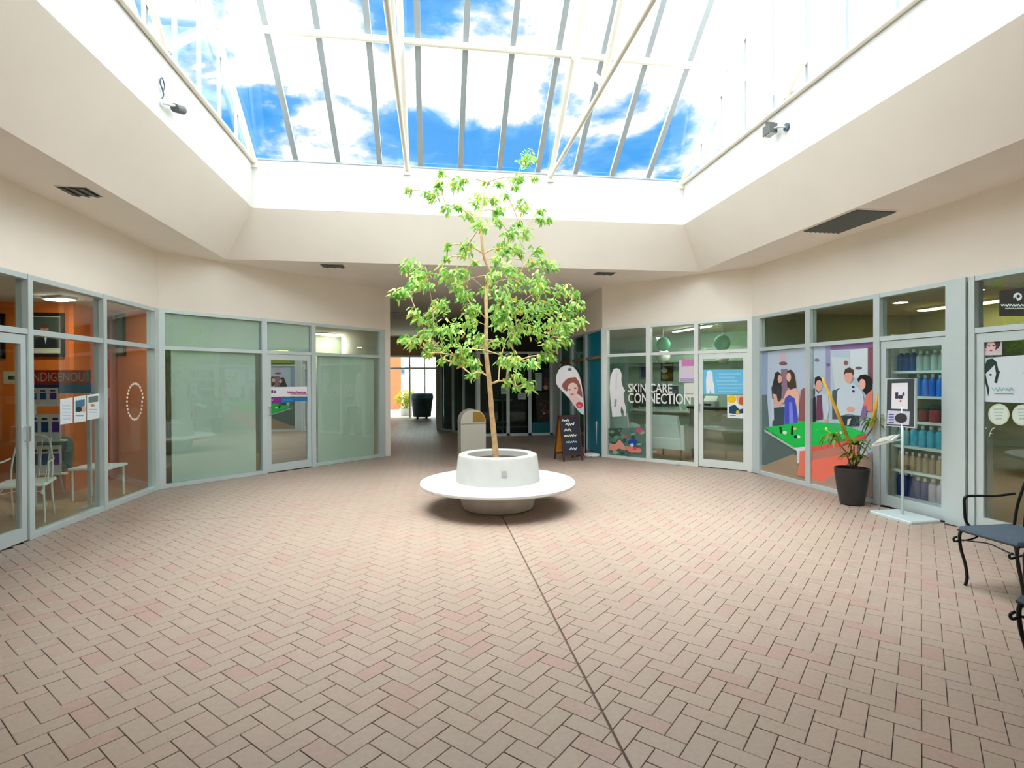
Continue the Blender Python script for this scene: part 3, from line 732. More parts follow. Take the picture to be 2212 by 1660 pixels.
# ------------------------------------------------------------------ litter bin
bn = thing('litter_bin', 'cream litter bin with a rounded top behind the planter', 'bin', (.80, 11.45, 0), R(6))
prof = [(-.26, 0), (.26, 0), (.26, .72)]+[(.26*math.cos(a_), .72+.24*math.sin(a_)) for a_ in [math.pi*k/14 for k in range(1, 14)]]+[(-.26, .72)]
MB().prism([(x, -.22, z) for x, z in prof], (0, .44, 0)).build('body', 'cream', bn, True, autos=30)
MB().prism([(-.015, -.228, .70), (.235, -.228, .70), (.235, -.228, .80), (.215, -.228, .84), (.18, -.228, .875), (.14, -.228, .905), (-.015, -.228, .905)], (0, .008, 0)).build('chute_opening', 'ochre', bn)
MB().box(-.03, -.235, .69, -.012, -.2, .915).build('opening_trim', 'cream', bn)
MB().box(-.27, -.23, 0, .27, .23, .03).build('plinth', 'cream', bn)
MB().box(-.262, -.223, .66, .262, .223, .668).build('lid_seam', 'vent', bn)

# ------------------------------------------------------------------ chalkboard and feather flag
sb = thing('sandwich_board', 'folding chalkboard sign with orange back and chalk lettering', 'sign', (2.62, 10.42, 0), R(14))
def leaning(mb_fn, lean):  # parts tilted about the top hinge
    return mb_fn
th = R(11)
def tilt(y, z, s): return (s*(.02+(.86-z)*math.tan(th))+y*s, z)
for s_, nm, m in ((-1, 'chalk_panel', 'blackb'), (1, 'back_panel', 'owood')):
    mb = MB(); q = [(-.2, .12), (.2, .12), (.2, .83), (-.2, .83)]
    mb.prism([(x, tilt(0, z, s_)[0], z) for x, z in q], (0, s_*.012, 0)); o = mb.build(nm, m, sb)
    if s_ < 0: board = o
    for x in (-.215, .185):
        MB().prism([(x, tilt(.0, 0, s_)[0], 0), (x+.03, tilt(.0, 0, s_)[0], 0), (x+.03, tilt(0, .87, s_)[0], .87), (x, tilt(0, .87, s_)[0], .87)], (0, s_*.022, 0)).build('leg', 'dkwood', sb)
    for z in (.105, .83):
        MB().prism([(-.2, tilt(0, z, s_)[0], z), (.2, tilt(0, z, s_)[0], z), (.2, tilt(0, z+.04, s_)[0], z+.04), (-.2, tilt(0, z+.04, s_)[0], z+.04)], (0, s_*.022, 0)).build('rail', 'dkwood', sb)
fs = Frame((0, 0), (1, 0)); rr = random.Random(5)
for (x0, x1, z, h, c) in ((-.17, -.01, .775, .05, (225, 228, 235)), (-.1, .12, .70, .07, (235, 240, 245)), (-.14, .03, .59, .075, (236, 240, 226)), (-.15, .12, .48, .06, (240, 240, 215)), (-.12, .13, .36, .05, (180, 205, 225)), (-.06, .11, .235, .075, (225, 238, 245))):
    pr_ = Print(fs, 0); pr_.scribble(x0, z, x1, h, .016, c, rnd=rr)
    for i, v_ in enumerate(pr_.mb.v): pr_.mb.v[i] = (v_[0], tilt(0, v_[2], -1)[0]-.0135+v_[1]*.4, v_[2])
    pr_.mb.build('chalk_line', 'print', board)

ff = Frame((2.4, 10.95), (3.4, 10.83))
fg = thing('feather_flag', 'teardrop feather flag printed with a rosy portrait beside the chalkboard', 'flag', ff.loc, ff.rz)
CP = (1185, 780, 7.55)
outl = [(120, 320), (130, 230), (170, 140), (240, 85), (320, 75), (400, 100), (460, 160), (500, 240), (530, 340), (552, 470), (566, 600), (575, 740), (578, 880), (540, 870), (480, 810), (420, 730), (340, 620), (250, 520), (170, 440), (130, 380)]
pr_ = Print(ff, -.012, CP); pr_.sheet(outl, (226, 226, 232))
pr_.area([(215, 410), (235, 360), (290, 300), (350, 275), (440, 265), (490, 330), (520, 400), (548, 520), (552, 600), (500, 560), (330, 430), (300, 500), (250, 470)], (150, 84, 78))
pr_.oval(395, 455, 85, 100, (240, 208, 196)); pr_.oval(400, 570, 70, 70, (238, 200, 190)); pr_.area([(330, 560), (470, 560), (520, 660), (470, 740), (400, 690)], (240, 206, 198))
pr_.oval(340, 470, 22, 12, (120, 80, 90)); pr_.oval(435, 445, 24, 12, (110, 70, 82)); pr_.oval(385, 545, 28, 12, (206, 110, 118)); pr_.oval(345, 140, 30, 24, (84, 88, 110))
pr_.oval(505, 720, 58, 52, (220, 62, 90)); pr_.oval(500, 735, 22, 22, (246, 130, 110)); pr_.area([(505, 780), (560, 770), (575, 860), (530, 840)], (214, 220, 240))
pr_.build('flag_cloth', parent=fg)
pole = [(150, 150), (210, 80), (300, 48), (390, 68), (470, 130), (520, 220), (556, 340), (578, 480), (592, 640), (598, 820), (600, 1000), (602, 1300), (604, 1560)]
pp = [ff.px(CP[0]+x/CP[2], CP[1]+y/CP[2], 0) for x, y in pole]
MB().tube([(x, -.008, max(z, .0)) for x, z in pp], [.006]*4+[.009]*5+[.011]*4, 8).build('pole', 'black', fg, True)
bx_, bz_ = pp[-1]
for a_ in (20, 110, 200, 290):
    MB().tube([(bx_, -.008, .03), (bx_+.22*math.cos(R(a_)), -.008+.22*math.sin(R(a_)), .012)], .01, 6).build('base_foot', 'black', fg)
MB().lathe([(.02, .0), (.15, .0), (.165, .03), (.14, .06), (.03, .065)], 20, (bx_+.12, -.05, 0)).build('weight_bag', 'whitep', fg, True)

# ------------------------------------------------------------------ potted plant
pp_ = thing('potted_plant', 'charcoal pot with strappy leaves and two yellow canes', 'plant', (5.15, 6.12, 0))
PO = Vector((5.15, 6.12, 0))
MB().lathe([(.115, 0), (.13, .01), (.165, .2), (.19, .40), (.193, .44), (.188, .455), (.172, .455), (.165, .40), (0, .39)], 32).build('pot', 'pot', pp_, True, autos=40)
MB().lathe([(.166, .385), (.166, .405), (0, .415)], 24).build('soil', 'soil', pp_)
for (a_, b_) in (((1838, 962), (1776, 816)), ((1882, 925), (1904, 818))):
    p0 = atY(*a_, 6.08)-PO; p1 = atY(*b_, 6.02)-PO
    MB().tube([p0, p0.lerp(p1, .5)+Vector((.004, 0, 0)), p1], [.017, .021, .012], 8).build('cane', 'cane', pp_, True)
stems = [((1843, 1012), (1845, 965)), ((1846, 1012), (1860, 960), (1885, 925)), ((1842, 1010), (1838, 962)), ((1840, 1012), (1826, 975), (1800, 945)), ((1848, 1010), (1862, 985), (1880, 950))]
for st in stems:
    pts = [atY(u, v, 6.10)-PO for u, v in st]; MB().tube(pts, [.011]+[.008]*(len(pts)-1), 6).build('stem', 'stem', pp_, True)
rl = random.Random(3); nlf = 0
def strap(mb, base, d, L, wd, droop):
    prev = None; p = base.copy(); d = d.normalized(); n = 6
    for k in range(n+1):
        s = k/n; wv = wd*(1-s)**.6*(.6+.8*s if s < .5 else 1)*.5; side = d.cross(Vector((0, 0, 1)));
        side = side.normalized() if side.length > .05 else Vector((1, 0, 0))
        cur = (len(mb.v), len(mb.v)+1); mb.v += [tuple(p-side*wv), tuple(p+side*wv)]
        if prev: mb.f.append((prev[0], prev[1], cur[1], cur[0]))
        prev = cur; p = p+d*(L/n); d = (d+Vector((0, 0, -droop/n))).normalized()
for (u, v, num, L, dz) in ((1800, 945, 26, .24, 2.6), (1887, 915, 30, .25, 2.2), (1846, 962, 30, .24, 2.2), (1838, 985, 16, .2, 2.0), (1856, 992, 14, .2, 2.2)):
    b_ = atY(u, v, 6.10)-PO
    for k in range(num):
        a_ = rl.uniform(0, 6.28); mb = MB(); strap(mb, b_, Vector((math.cos(a_)*.7, math.sin(a_)*.5, rl.uniform(.1, 1.0))), L*rl.uniform(.7, 1.15), .046, dz*rl.uniform(.7, 1.4)); mb.build('leaf', 'yleaf', pp_, True)

# ------------------------------------------------------------------ display stand in front of the salon door
ds = thing('display_stand', 'grey floor stand with a framed notice and a brochure tray', 'stand', (5.21, 5.42, 0), FD.rz)
SO = Frame((5.21, 5.42), (5.21+FD.d.x, 5.42+FD.d.y))
MB().rbox(-.26, -.20, 0, .27, .19, .035, .012).build('base_plate', 'alu', ds)
MB().box(-.25, -.19, -.0, .26, .18, .006).build('base_pad', 'black', ds)
MB().tube([(-.02, 0, .03), (-.02, 0, 1.24)], .016, 10).build('pole', 'alu', ds, True)
x0, zt = SO.px(1914, 818); x1, zb = SO.px(1979, 926)
MB().box(x0, -.012, zb, x1, .014, zt).build('frame_board', 'alu', ds)
pr_ = Print(SO, -.0135, (1900, 720, 3.95)); pr_.sheet([(65, 395), (298, 388), (292, 800), (58, 785)], (62, 70, 74), .001)
pr_.area([(105, 428), (240, 424), (240, 650), (100, 645)], (232, 230, 238)); pr_.area([(68, 660), (258, 668), (252, 785), (62, 775)], (206, 208, 226))
pr_.rect(135, 505, 160, 560, (60, 60, 90)); pr_.oval(180, 545, 22, 18, (70, 60, 80)); pr_.oval(180, 580, 9, 8, (200, 60, 60)); pr_.oval(205, 520, 10, 16, (80, 80, 100))
pr_.oval(185, 725, 52, 42, (60, 58, 66)); 
for k in range(4): pr_.rect(80, 690+k*22, 125, 699+k*22, (84, 96, 170))
pr_.build('notice', parent=ds)
tx, tz = SO.px(1915, 958)
MB().prism([(tx-.15, -.06, tz-.04), (tx+.13, -.06, tz+.05), (tx+.13, .05, tz+.12), (tx-.15, .05, tz+.03)], (0, .012, -.02)).build('brochure_tray', 'whitep', ds)
MB().prism([(tx-.11, -.062, tz-.018), (tx+.09, -.062, tz+.045), (tx+.09, .03, tz+.105), (tx-.11, .03, tz+.04)], (0, -.004, .008)).build('leaflets', 'film', ds)
MB().tube([(-.02, .0, tz+.06), (tx+.05, .0, tz+.03)], .008, 6).build('tray_arm', 'alu', ds)

# ------------------------------------------------------------------ wrought iron chairs and table
ch = thing('iron_chair', 'black wrought iron armchair with slate seat beside the salon door', 'chair', (3.95, 3.37, 0), 0, 'iron chairs by the salon')
def curve(pts, r, n=8): P_, Q_ = smooth([Vector(p) for p in pts], [r]*len(pts), 4); mb = MB(); mb.tube(P_, Q_, n); return mb
for sy in (1, -1):
    y = .2*sy
    curve([(-.02, y, .43), (-.045, y*1.02, .38), (-.035, y*1.02, .28), (0, y, .16), (.015, y, .06), (.0, y, 0)], .011).build('front_leg', 'iron', ch, True)
    curve([(.40, y*.9, .43), (.42, y*.9, .25), (.48, y*.92, 0)], .011).build('rear_leg', 'iron', ch, True)
    curve([(.06, y*1.05, .43), (.03, y*1.12, .48), (.025, y*1.15, .58), (.03, y*1.15, .655), (.10, y*1.15, .665), (.28, y*1.1, .66), (.42, y*.95, .68)], .010).build('arm', 'iron', ch, True)
    curve([(-.03, y*.98, .34), (.06, y*.9, .36), (.13, y*.85, .415)], .006).build('leg_brace', 'iron', ch, True)
    curve([(.40, y*.9, .42), (.44, y*.9, .62), (.50, y*.7, .86), (.51, y*.35, .92), (.51, 0, .93)], .010).build('back_post', 'iron', ch, True)
    curve([(-.035, y*1.0, .345), (-.09, y*1.0, .335), (-.10, y*1.0, .36), (-.075, y, .37)], .008).build('scroll', 'iron', ch, True)
curve([(-.03, -.2, .345), (-.03, -.1, .36), (-.03, 0, .375), (-.03, .1, .36), (-.03, .2, .345)], .005).build('front_stretcher', 'iron', ch, True)
for k in range(-2, 3): curve([(.41, k*.06, .44), (.46, k*.07, .66), (.50, k*.08, .90)], .005).build('back_bar', 'iron', ch, True)
MB().rbox(-.05, -.225, .415, .43, .225, .445, .02).build('seat', 'seat', ch, True, autos=30)
MB().tube([(-.04, -.215, .415), (-.04, .215, .415), (.42, .2, .415), (.42, -.2, .415), (-.04, -.215, .415)], .009, 6).build('seat_frame', 'iron', ch)
copy_tree(ch, (2.985, 2.17, 0), 0, 'black wrought iron armchair standing out in the court away from the salon door')
tb = thing('iron_table', 'small round glass topped iron table beside the iron chairs', 'table', (4.75, 2.42, 0))
MB().lathe([(0, .69), (.33, .69), (.34, .695), (.34, .703), (.33, .708), (0, .708)], 40).build('table_top', 'glass', tb, True, autos=30)
MB().lathe([(.315, .655), (.33, .655), (.33, .69), (.315, .69), (.315, .655)], 40, cap=False).build('rim', 'iron', tb, True, autos=30)
for a_ in (30, 150, 270):
    c_, s_ = math.cos(R(a_)), math.sin(R(a_))
    curve([(.3*c_, .3*s_, .67), (.2*c_, .2*s_, .5), (.05*c_, .05*s_, .32), (.15*c_, .15*s_, .12), (.26*c_, .26*s_, 0)], .011).build('leg', 'iron', tb, True)
    for k in range(3):
        q = R(a_+k*35); MB().prism([(.31*math.cos(q), .31*math.sin(q), .665), (.33*math.cos(q+.1), .33*math.sin(q+.1), .60), (.31*math.cos(q+.2), .31*math.sin(q+.2), .63), (.32*math.cos(q+.3), .32*math.sin(q+.3), .57), (.31*math.cos(q+.35), .31*math.sin(q+.35), .665)], (.004, .004, 0)).build('leaf_ornament', 'iron', tb)

# ------------------------------------------------------------------ ceiling fittings, cameras, cables
def vent(pts, label, n=4):
    v = thing('ceiling_vent', label, 'vent', (pts[0][0], pts[0][1], HC)); o = Vector((pts[0][0], pts[0][1], 0)); q = [Vector((p[0], p[1], 0))-o for p in pts]
    c = sum(q, Vector())/4
    MB().prism([p+Vector((0, 0, -.006)) for p in [c+(x-c)*1.08 for x in q]], (0, 0, .006)).build('frame', 'beige', v)
    MB().prism([p+Vector((0, 0, -.009)) for p in q], (0, 0, .003)).build('backing', 'vent', v)
    for k in range(n):
        s = (k+.5)/n; a_, b_ = q[0].lerp(q[3], s), q[1].lerp(q[2], s); d = (q[3]-q[0])*.3/n
        MB().prism([a_-d+Vector((0, 0, -.013)), b_-d+Vector((0, 0, -.013)), b_+d+Vector((0, 0, -.022)), a_+d+Vector((0, 0, -.022))], (0, 0, .003)).build('slat', 'vent', v)
vent([(4.65, 5.46), (4.65, 6.34), (5.15, 6.34), (5.15, 5.46)], 'large grey return air grille in the ceiling over the salon', 8)
vent([(-3.58, 5.84), (-3.58, 6.10), (-3.31, 6.10), (-3.31, 5.84)], 'small square air vent in the ceiling over the orange office', 3)
vent([(-1.78, 9.14), (-1.78, 9.38), (-1.43, 9.38), (-1.43, 9.14)], 'narrow air vent in the ceiling over the frosted shop', 3)
vent([(2.83, 9.2), (2.83, 9.42), (3.18, 9.42), (3.18, 9.2)], 'narrow air vent in the ceiling over the skin care shop', 3)
vent([(-1.55, 15.2), (-1.55, 15.5), (-.9, 15.5), (-.9, 15.2)], 'air vent in the hall ceiling', 3)
sc_ = thing('security_camera', 'small security camera with looped cable on the white upstand', 'camera', (IX0, 5.80, 4.28))
MB().tube([(0, 0, 0), (.02, 0, 0)], .035, 12).build('mount', 'whitep', sc_); MB().tube([(.02, 0, 0), (.07, .0, -.01), (.09, .09, .02)], .014, 8).build('bracket', 'whitep', sc_, True)
MB().tube([(.09, .09, .0), (.10, .24, .05)], .042, 12).build('body', 'vent', sc_, True, autos=40)
curve([(.01, 0, .03), (.02, .02, .10), (.02, -.05, .17), (.02, -.01, .24), (.02, .04, .18), (.02, .0, .11)], .006).build('cable', 'navy', sc_, True)
fl_ = thing('floodlight', 'small floodlight on a bracket on the white upstand over the salon', 'light', (IX1, 5.88, 4.50))
MB().tube([(0, 0, 0), (-.025, 0, 0)], .045, 14).build('mount', 'navy', fl_); MB().tube([(-.02, 0, 0), (-.08, .04, .02), (-.1, .12, .03)], .014, 8).build('bracket', 'alu', fl_, True)
mb = MB(); mb.box(-.16, .1, -.02, -.06, .24, .09); mb.build('housing', 'vent', fl_); MB().box(-.15, .11, -.028, -.07, .23, -.02).build('lens', 'film', fl_)
MB().box(-.165, .16, .09, -.055, .175, .13).build('cowl', 'vent', fl_)
def cable(u, v0, v1, y, r, label, beads=False):
    a_, b_ = atY(u, v0, y), atY(u, v1, y)
    top = Vector((b_.x, y, min(a_.z, roofz(y)-.02)))
    if beads:
        e_ = thing('bead_chain', label, 'chain', tuple(b_)); MB().tube([(0, 0, 0), (0, 0, top.z-b_.z)], r*.5, 5).build('cord', 'vent', e_)
        n_ = int((top.z-b_.z)/.05)
        for k in range(n_): MB().lathe([(0, -r*1.6), (r*1.6, -r*.6), (r*1.6, r*.6), (0, r*1.6)], 6, (0, 0, .03+k*.05)).build('bead', 'navy', e_)
    else:
        e_ = MB().tube([(0, 0, 0), tuple(top-b_)], r, 5).build('hanging_wire', 'bar', loc=tuple(b_)); tag(e_, label, 'wire')
cable(822, 0, 330, 8.3, .005, 'thin bead chain hanging from the skylight', True)
cable(1387, 60, 470, 8.4, .004, 'thin wire hanging from the skylight down to the upstand foot')
cable(864, 300, 450, 8.45, .003, 'short thin wire hanging below the truss foot')

# ------------------------------------------------------------------ lights inside the shops
def ceil_light(fr_pts, label, m='lightp', wd=.16, z=2.66, group=None, cat='light'):
    a_, b_ = [atZ(u, v, z-.03) for u, v in fr_pts]; c = (a_+b_)/2; d = (b_-a_); L = d.length
    e_ = thing('ceiling_light', label, cat, (c.x, c.y, z), math.atan2(d.y, d.x), group)
    MB().box(-L/2-.02, -wd/2-.02, -.03, L/2+.02, wd/2+.02, 0).build('housing', 'whitep', e_)
    MB().box(-L/2, -wd/2, -.045, L/2, wd/2, -.03).build('diffuser', m, e_)
def downlight(u, v, label, z=2.66):
    p = atZ(u, v, z); e_ = thing('downlight', label, 'light', (p.x, p.y, z))
    MB().lathe([(.09, -.012), (.11, -.012), (.12, 0), (.09, 0), (.09, -.012)], 24, cap=False).build('trim_ring', 'whitep', e_); MB().lathe([(0, -.008), (.09, -.008), (.09, 0), (0, 0)], 24).build('lens', 'downl', e_)
ceil_light(((113, 648), (148, 646)), 'lit ceiling light inside the orange office', 'lightp', .18)
ceil_light(((694, 721), (735, 727)), 'lit fluorescent light behind the clear top pane of the frosted shop', 'lightb', .3)
ceil_light(((1456, 717), (1535, 704)), 'lit fluorescent tube nearest the skin care shopfront', 'lightp', .07)
ceil_light(((1370, 737), (1424, 729)), 'lit fluorescent tube above the white armchair in the skin care shop', 'lightp', .07)
ceil_light(((1514, 735), (1548, 731)), 'lit fluorescent tube at the back of the skin care shop over the desk', 'lightp', .07)
ceil_light(((1990, 671), (2055, 662)), 'lit warm tube seen above the shelves in the salon', 'lighty', .14)
ceil_light(((2098, 659), (2170, 648)), 'lit warm tube beside the black hanging sign in the salon', 'lighty', .14)
ceil_light(((1706, 716), (1740, 711)), 'lit yellow lamp above the printed mural in the salon', 'lighty', .16)
downlight(1945, 653, 'round downlight over the salon product shelves'); downlight(2107, 626, 'round downlight inside the salon beside the column')

# ------------------------------------------------------------------ orange office
PA = Frame((-9, 8.45), (-5.08, 8.45))
def picture(fr, y, px4, label, face=True, tint=(72, 84, 78)):
    (u0, v0, u1, v1) = px4; x0, za = fr.px(u0, (v0+v1)/2, y); x1, _ = fr.px(u1, (v0+v1)/2, y)
    zt = fr.px((u0+u1)/2, v0, y)[1]; zb = fr.px((u0+u1)/2, v1, y)[1]
    e_ = thing('framed_portrait', label, 'picture', tuple(fr.w((x0+x1)/2, y, 0)), fr.rz); hw = (x1-x0)/2
    for q in ((-hw, zb, hw, zb+.045), (-hw, zt-.045, hw, zt), (-hw, zb, -hw+.045, zt), (hw-.045, zb, hw, zt)): MB().box(q[0], -.03, q[1], q[2], 0, q[3]).build('frame', 'black', e_)
    f0 = Frame((0, 0), (1, 0)); p = Print(f0, -.012); W_, H_ = 2*hw-.09, zt-zb-.09; zz = zb+.045
    p.sheet([(-hw+.04, zz-.01), (hw-.04, zz-.01), (hw-.04, zt-.04), (-hw+.04, zt-.04)], (214, 208, 186), .004)
    p.rect(-hw+.06, zz+H_*.14, hw-.06, zt-.06, tint)
    p.area([(-W_*.38, zz+H_*.15), (W_*.38, zz+H_*.15), (W_*.34, zz+H_*.38), (W_*.1, zz+H_*.5), (-W_*.12, zz+H_*.5), (-W_*.36, zz+H_*.36)], (40, 46, 50))
    if face: p.oval(-W_*.04, zz+H_*.62, W_*.13, H_*.16, (196, 146, 118)); p.oval(-W_*.04, zz+H_*.73, W_*.14, H_*.07, (90, 70, 60))
    p.area([(-W_*.06, zz+H_*.46), (W_*.04, zz+H_*.46), (-W_*.01, zz+H_*.24)], (220, 220, 214))
    p.build('picture_sheet', parent=e_)
picture(PA, -.0, (60, 676, 141, 771), 'large black framed portrait on the orange office wall')
picture(PA, -.0, (-45, 678, 12, 775), 'black framed portrait on the orange wall beside the office door')
picture(fp, -.02, (197, 684, 272, 772), 'black framed portrait pair on the angled orange partition', False, (110, 116, 100))
pw_ = Print(PA, -.004); x0, z0 = PA.px(8, 830); x1, z1 = PA.px(34, 803); pw_.sheet([(x0, z0), (x1, z0), (x1, z1), (x0, z1)], (216, 206, 170)).rect(x0+.06, z0+.06, x0+.12, z1-.06, (60, 70, 64)).rect(x0+.14, z0+.06, x1-.04, z1-.06, (90, 96, 84))
pw_.build('wall_notice', 'small cream notice on the orange wall seen through the office door', 'notice')
FN = Frame((-6.2, 7.45), (-4.4, 7.45))
bs = thing('brochure_stand', 'information stand with a red header reading indigenous and racks of leaflets', 'stand', FN.loc, FN.rz)
xa, zt = FN.px(62, 800); xb, zb = FN.px(198, 831); x2, z2 = FN.px(150, 850)
MB().box(xa, 0, zb, xb, .02, zt).build('header', mat('red header', (196, 48, 34), .5), bs)
MB().box(xa, -.002, z2, xb, .02, zb).build('blue_strip', mat('blue strip', (20, 92, 150), .5), bs)
lt_x, _ = FN.px(66, 815); lettering('header_lettering', 'INDIGENOUS', FN, lt_x, -.003, zb+.04, FN.px(193, 815)[0]-lt_x, .11, 'ceil2', bs)
for x in (xa+.02, xb-.06): MB().box(x, 0, 0, x+.04, .03, zt).build('post', 'alu', bs)
for x in (xa+.02, xb-.06): MB().box(x, -.2, 0, x+.04, .22, .03).build('foot', 'alu', bs)
for (v0, v1, uend, nm) in ((838, 874, 140, 'a'), (895, 950, 146, 'b'), (962, 1022, 146, 'c')):
    za, zb_ = FN.px(100, v0)[1], FN.px(100, v1)[1]; xe = FN.px(uend, 900)[0]
    MB().box(xa, -.07, zb_-.02, xe, .0, zb_).build('rack_ledge', 'whitep', bs)
    xs_ = xa+.02
    for k, (c1, c2) in enumerate((((224, 228, 232), (70, 90, 170)), ((236, 238, 236), (30, 90, 160)), ((232, 234, 240), (96, 70, 170)))):
        wd = (xe-xa-.06)/3; p = Print(FN, -.04-.004*k); p.sheet([(xs_, zb_), (xs_+wd*.95, zb_), (xs_+wd*.95, za), (xs_, za)], c1, .006)
        p.rect(xs_+wd*.15, zb_+(za-zb_)*.3, xs_+wd*.8, zb_+(za-zb_)*.7, c2); p.rect(xs_+wd*.2, zb_+(za-zb_)*.78, xs_+wd*.7, zb_+(za-zb_)*.86, (60, 60, 70))
        p.build('leaflet', parent=bs); xs_ += wd
for i_, (u0, u1, v0, v1, lb) in enumerate(((130, 157, 863, 918, 'plain white notice taped inside the office window'), (160, 186, 858, 914, 'poster with a blue photo taped inside the office window'), (188, 215, 854, 908, 'poster with a grey photo strip taped inside the office window'))):
    p = Print(FA, .058, (0, 0, 1)); q = [(u0, v0), (u1, v0-4), (u1, v1-4), (u0, v1)]; p.y = .0435; p.sheet(q, (226, 236, 240), .0012)
    if i_ == 1: p.area([(163, 866), (183, 863), (183, 888), (163, 891)], (70, 120, 150)); p.oval(170, 885, 6, 6, (40, 60, 56)); p.oval(181, 884, 4, 7, (226, 170, 140)); p.rect(163, 897, 180, 900, (110, 170, 220))
    if i_ == 2: p.area([(191, 858), (212, 855), (212, 868), (191, 871)], (110, 124, 116)); p.oval(200, 876, 5, 3, (200, 140, 110)); p.rect(192, 884, 210, 886, (180, 196, 220)); p.rect(192, 890, 210, 892, (180, 196, 220))
    if i_ == 0:
        for k in range(5): p.rect(134, 876+k*7, 152, 878+k*7, (196, 210, 226))
    p.build('window_poster', lb, 'poster')
# dotted circle transfer on the glass
p = Print(FA, .0435, (0, 0, 1))
for k in range(28):
    a_ = 2*math.pi*k/28; p.oval(290+17*math.cos(a_), 868+39*math.sin(a_), 2.0, 3.0, (226, 214, 200), 8)
p.build('dotted_ring_decal', 'ring of pale dots stuck on the office window', 'decal')
def tubchair(loc, rz, label):
    e_ = thing('tub_chair', label, 'chair', loc, rz, 'dark green tub chairs in the office')
    mb = MB(); n = 18; ro, ri = .3, .25
    for k in range(n+1):
        a_ = math.pi*(k/n)*1.1-.16; c_, s_ = math.cos(a_), math.sin(a_); zt_ = .62+.2*max(0, math.sin(a_))
        mb.v += [(ro*c_, ro*s_, .36), (ro*1.04*c_, ro*1.04*s_, zt_), (ri*c_, ri*s_, zt_), (ri*c_, ri*s_, .36)]
        if k:
            i = len(mb.v)-8
            for j in range(4): mb.f.append((i+j, i+4+j, i+4+(j+1) % 4, i+(j+1) % 4))
    mb.f += [(3, 2, 1, 0), tuple(len(mb.v)-4+j for j in range(4))]
    mb.build('shell_back', 'dkgreen', e_, True, autos=50); MB().lathe([(.2, .36), (.27, .37), (.28, .43), (.24, .46), (0, .465)], 24).build('seat', 'dkgreen', e_, True, autos=40)
    for a_ in (45, 135, 225, 315): MB().tube([(.17*math.cos(R(a_)), .17*math.sin(R(a_)), .37), (.23*math.cos(R(a_)), .23*math.sin(R(a_)), .006)], .012, 6).build('leg', 'chrome', e_)
tubchair((-5.12, 8.08, 0.006), R(10), 'dark green tub chair beside the leaflet stand in the office')
tubchair((-6.0, 7.9, 0.006), R(-10), 'dark green tub chair seen through the office door')
wc = copy_tree(ch, (-4.42, 6.62, .006), R(110), 'white chair standing in for a chair reflection in the office window'); wc.name = 'reflection_chair'; wc['group'] = 'white stand-ins for reflected furniture'  # white copy of the iron chair, built in place of a reflection
for c_ in wc.children:
    c_.material_slots[0].link = 'OBJECT'; c_.material_slots[0].material = M['whitep']
wt = thing('side_table', 'white table standing in for a table reflection in the office window', 'table', (-4.42, 8.02, .006))  # solid table added in place of one reflected in the glass
MB().rbox(-.24, -.24, .40, .24, .24, .43, .01).build('table_top', 'whitep', wt)
for sx_ in (-.2, .2):
    for sy_ in (-.2, .2): MB().tube([(sx_, sy_, 0), (sx_, sy_, .41)], .013, 6).build('leg', 'whitep', wt)

# ------------------------------------------------------------------ door stickers on the frosted shop
p = Print(FB, .0315, (560, 760, 8.3)); p.sheet([(145, 640), (885, 628), (885, 795), (145, 815)], (232, 230, 238), .001)
p.rect(215, 690, 250, 745, (70, 66, 100)); p.rect(258, 700, 300, 745, (90, 84, 120))
p.scribble(500, 735, 840, 50, 16, (170, 70, 120), rnd=random.Random(2)); p.rect(560, 760, 850, 768, (170, 70, 120))
p.area([(145, 825), (380, 820), (380, 935), (250, 930), (145, 900)], (128, 40, 140)); p.area([(380, 820), (865, 815), (865, 885), (640, 895), (380, 925)], (30, 110, 176))
p.area([(180, 860), (250, 855), (240, 890)], (190, 110, 200)); p.area([(430, 850), (560, 850), (600, 880), (420, 890)], (40, 140, 190))
p.build('door_banner', 'white banner sticker with purple and blue strip on the frosted shop door', 'sticker')

# ------------------------------------------------------------------ skin care shop
CQ = (1300, 760, 6.64)
p = Print(FC, .0435, CQ)
p.area([(170, 250), (215, 235), (260, 255), (285, 320), (280, 420), (300, 500), (335, 560), (310, 600), (320, 720), (345, 800), (350, 920), (325, 925), (310, 850), (280, 780), (270, 850), (285, 930), (150, 935), (140, 820), (125, 700), (110, 520), (125, 350)], (238, 238, 244))
p.area([(185, 680), (215, 690), (205, 790), (175, 800)], (150, 170, 160)); p.area([(200, 300), (225, 310), (215, 560), (195, 540)], (226, 222, 234))
p.build('figure_decal', 'white silhouette of a long haired figure stuck on the skin care window', 'decal')
gl_ = thing('window_lettering', 'white letters spelling skin care connection across the glass', 'lettering', FC.loc, FC.rz)
xa, za = FC.px(1357, 848, .043); xb, zb = FC.px(1452, 829, .043); lettering('upper_line', 'SKIN CARE', FC, xa, .043, za, xb-xa, zb-za, 'whitep', gl_, .012)
xa, za = FC.px(1357, 871, .043); xb, zb = FC.px(1492, 851, .043); lettering('lower_line', 'CONNECTION', FC, xa, .043, za, xb-xa, zb-za, 'whitep', gl_, .012)
p = Print(FC, .0435, CQ); p.sheet([(60, 1100), (630, 1090), (630, 1550), (60, 1500)], (96, 128, 118), .001); rp_ = random.Random(4)
p.area([(60, 1100), (300, 1095), (240, 1220), (100, 1250)], (60, 84, 72))
for k in range(40):
    c = rp_.choice([(40, 90, 80), (110, 160, 120), (70, 120, 110), (150, 190, 160), (60, 80, 90), (90, 150, 140)]); p.oval(rp_.uniform(90, 600), rp_.uniform(1130, 1490), rp_.uniform(14, 45), rp_.uniform(10, 32), c, 9)
p.area([(110, 1400), (120, 1310), (200, 1330), (260, 1260), (330, 1340), (350, 1420), (250, 1390), (180, 1430)], (236, 160, 140))
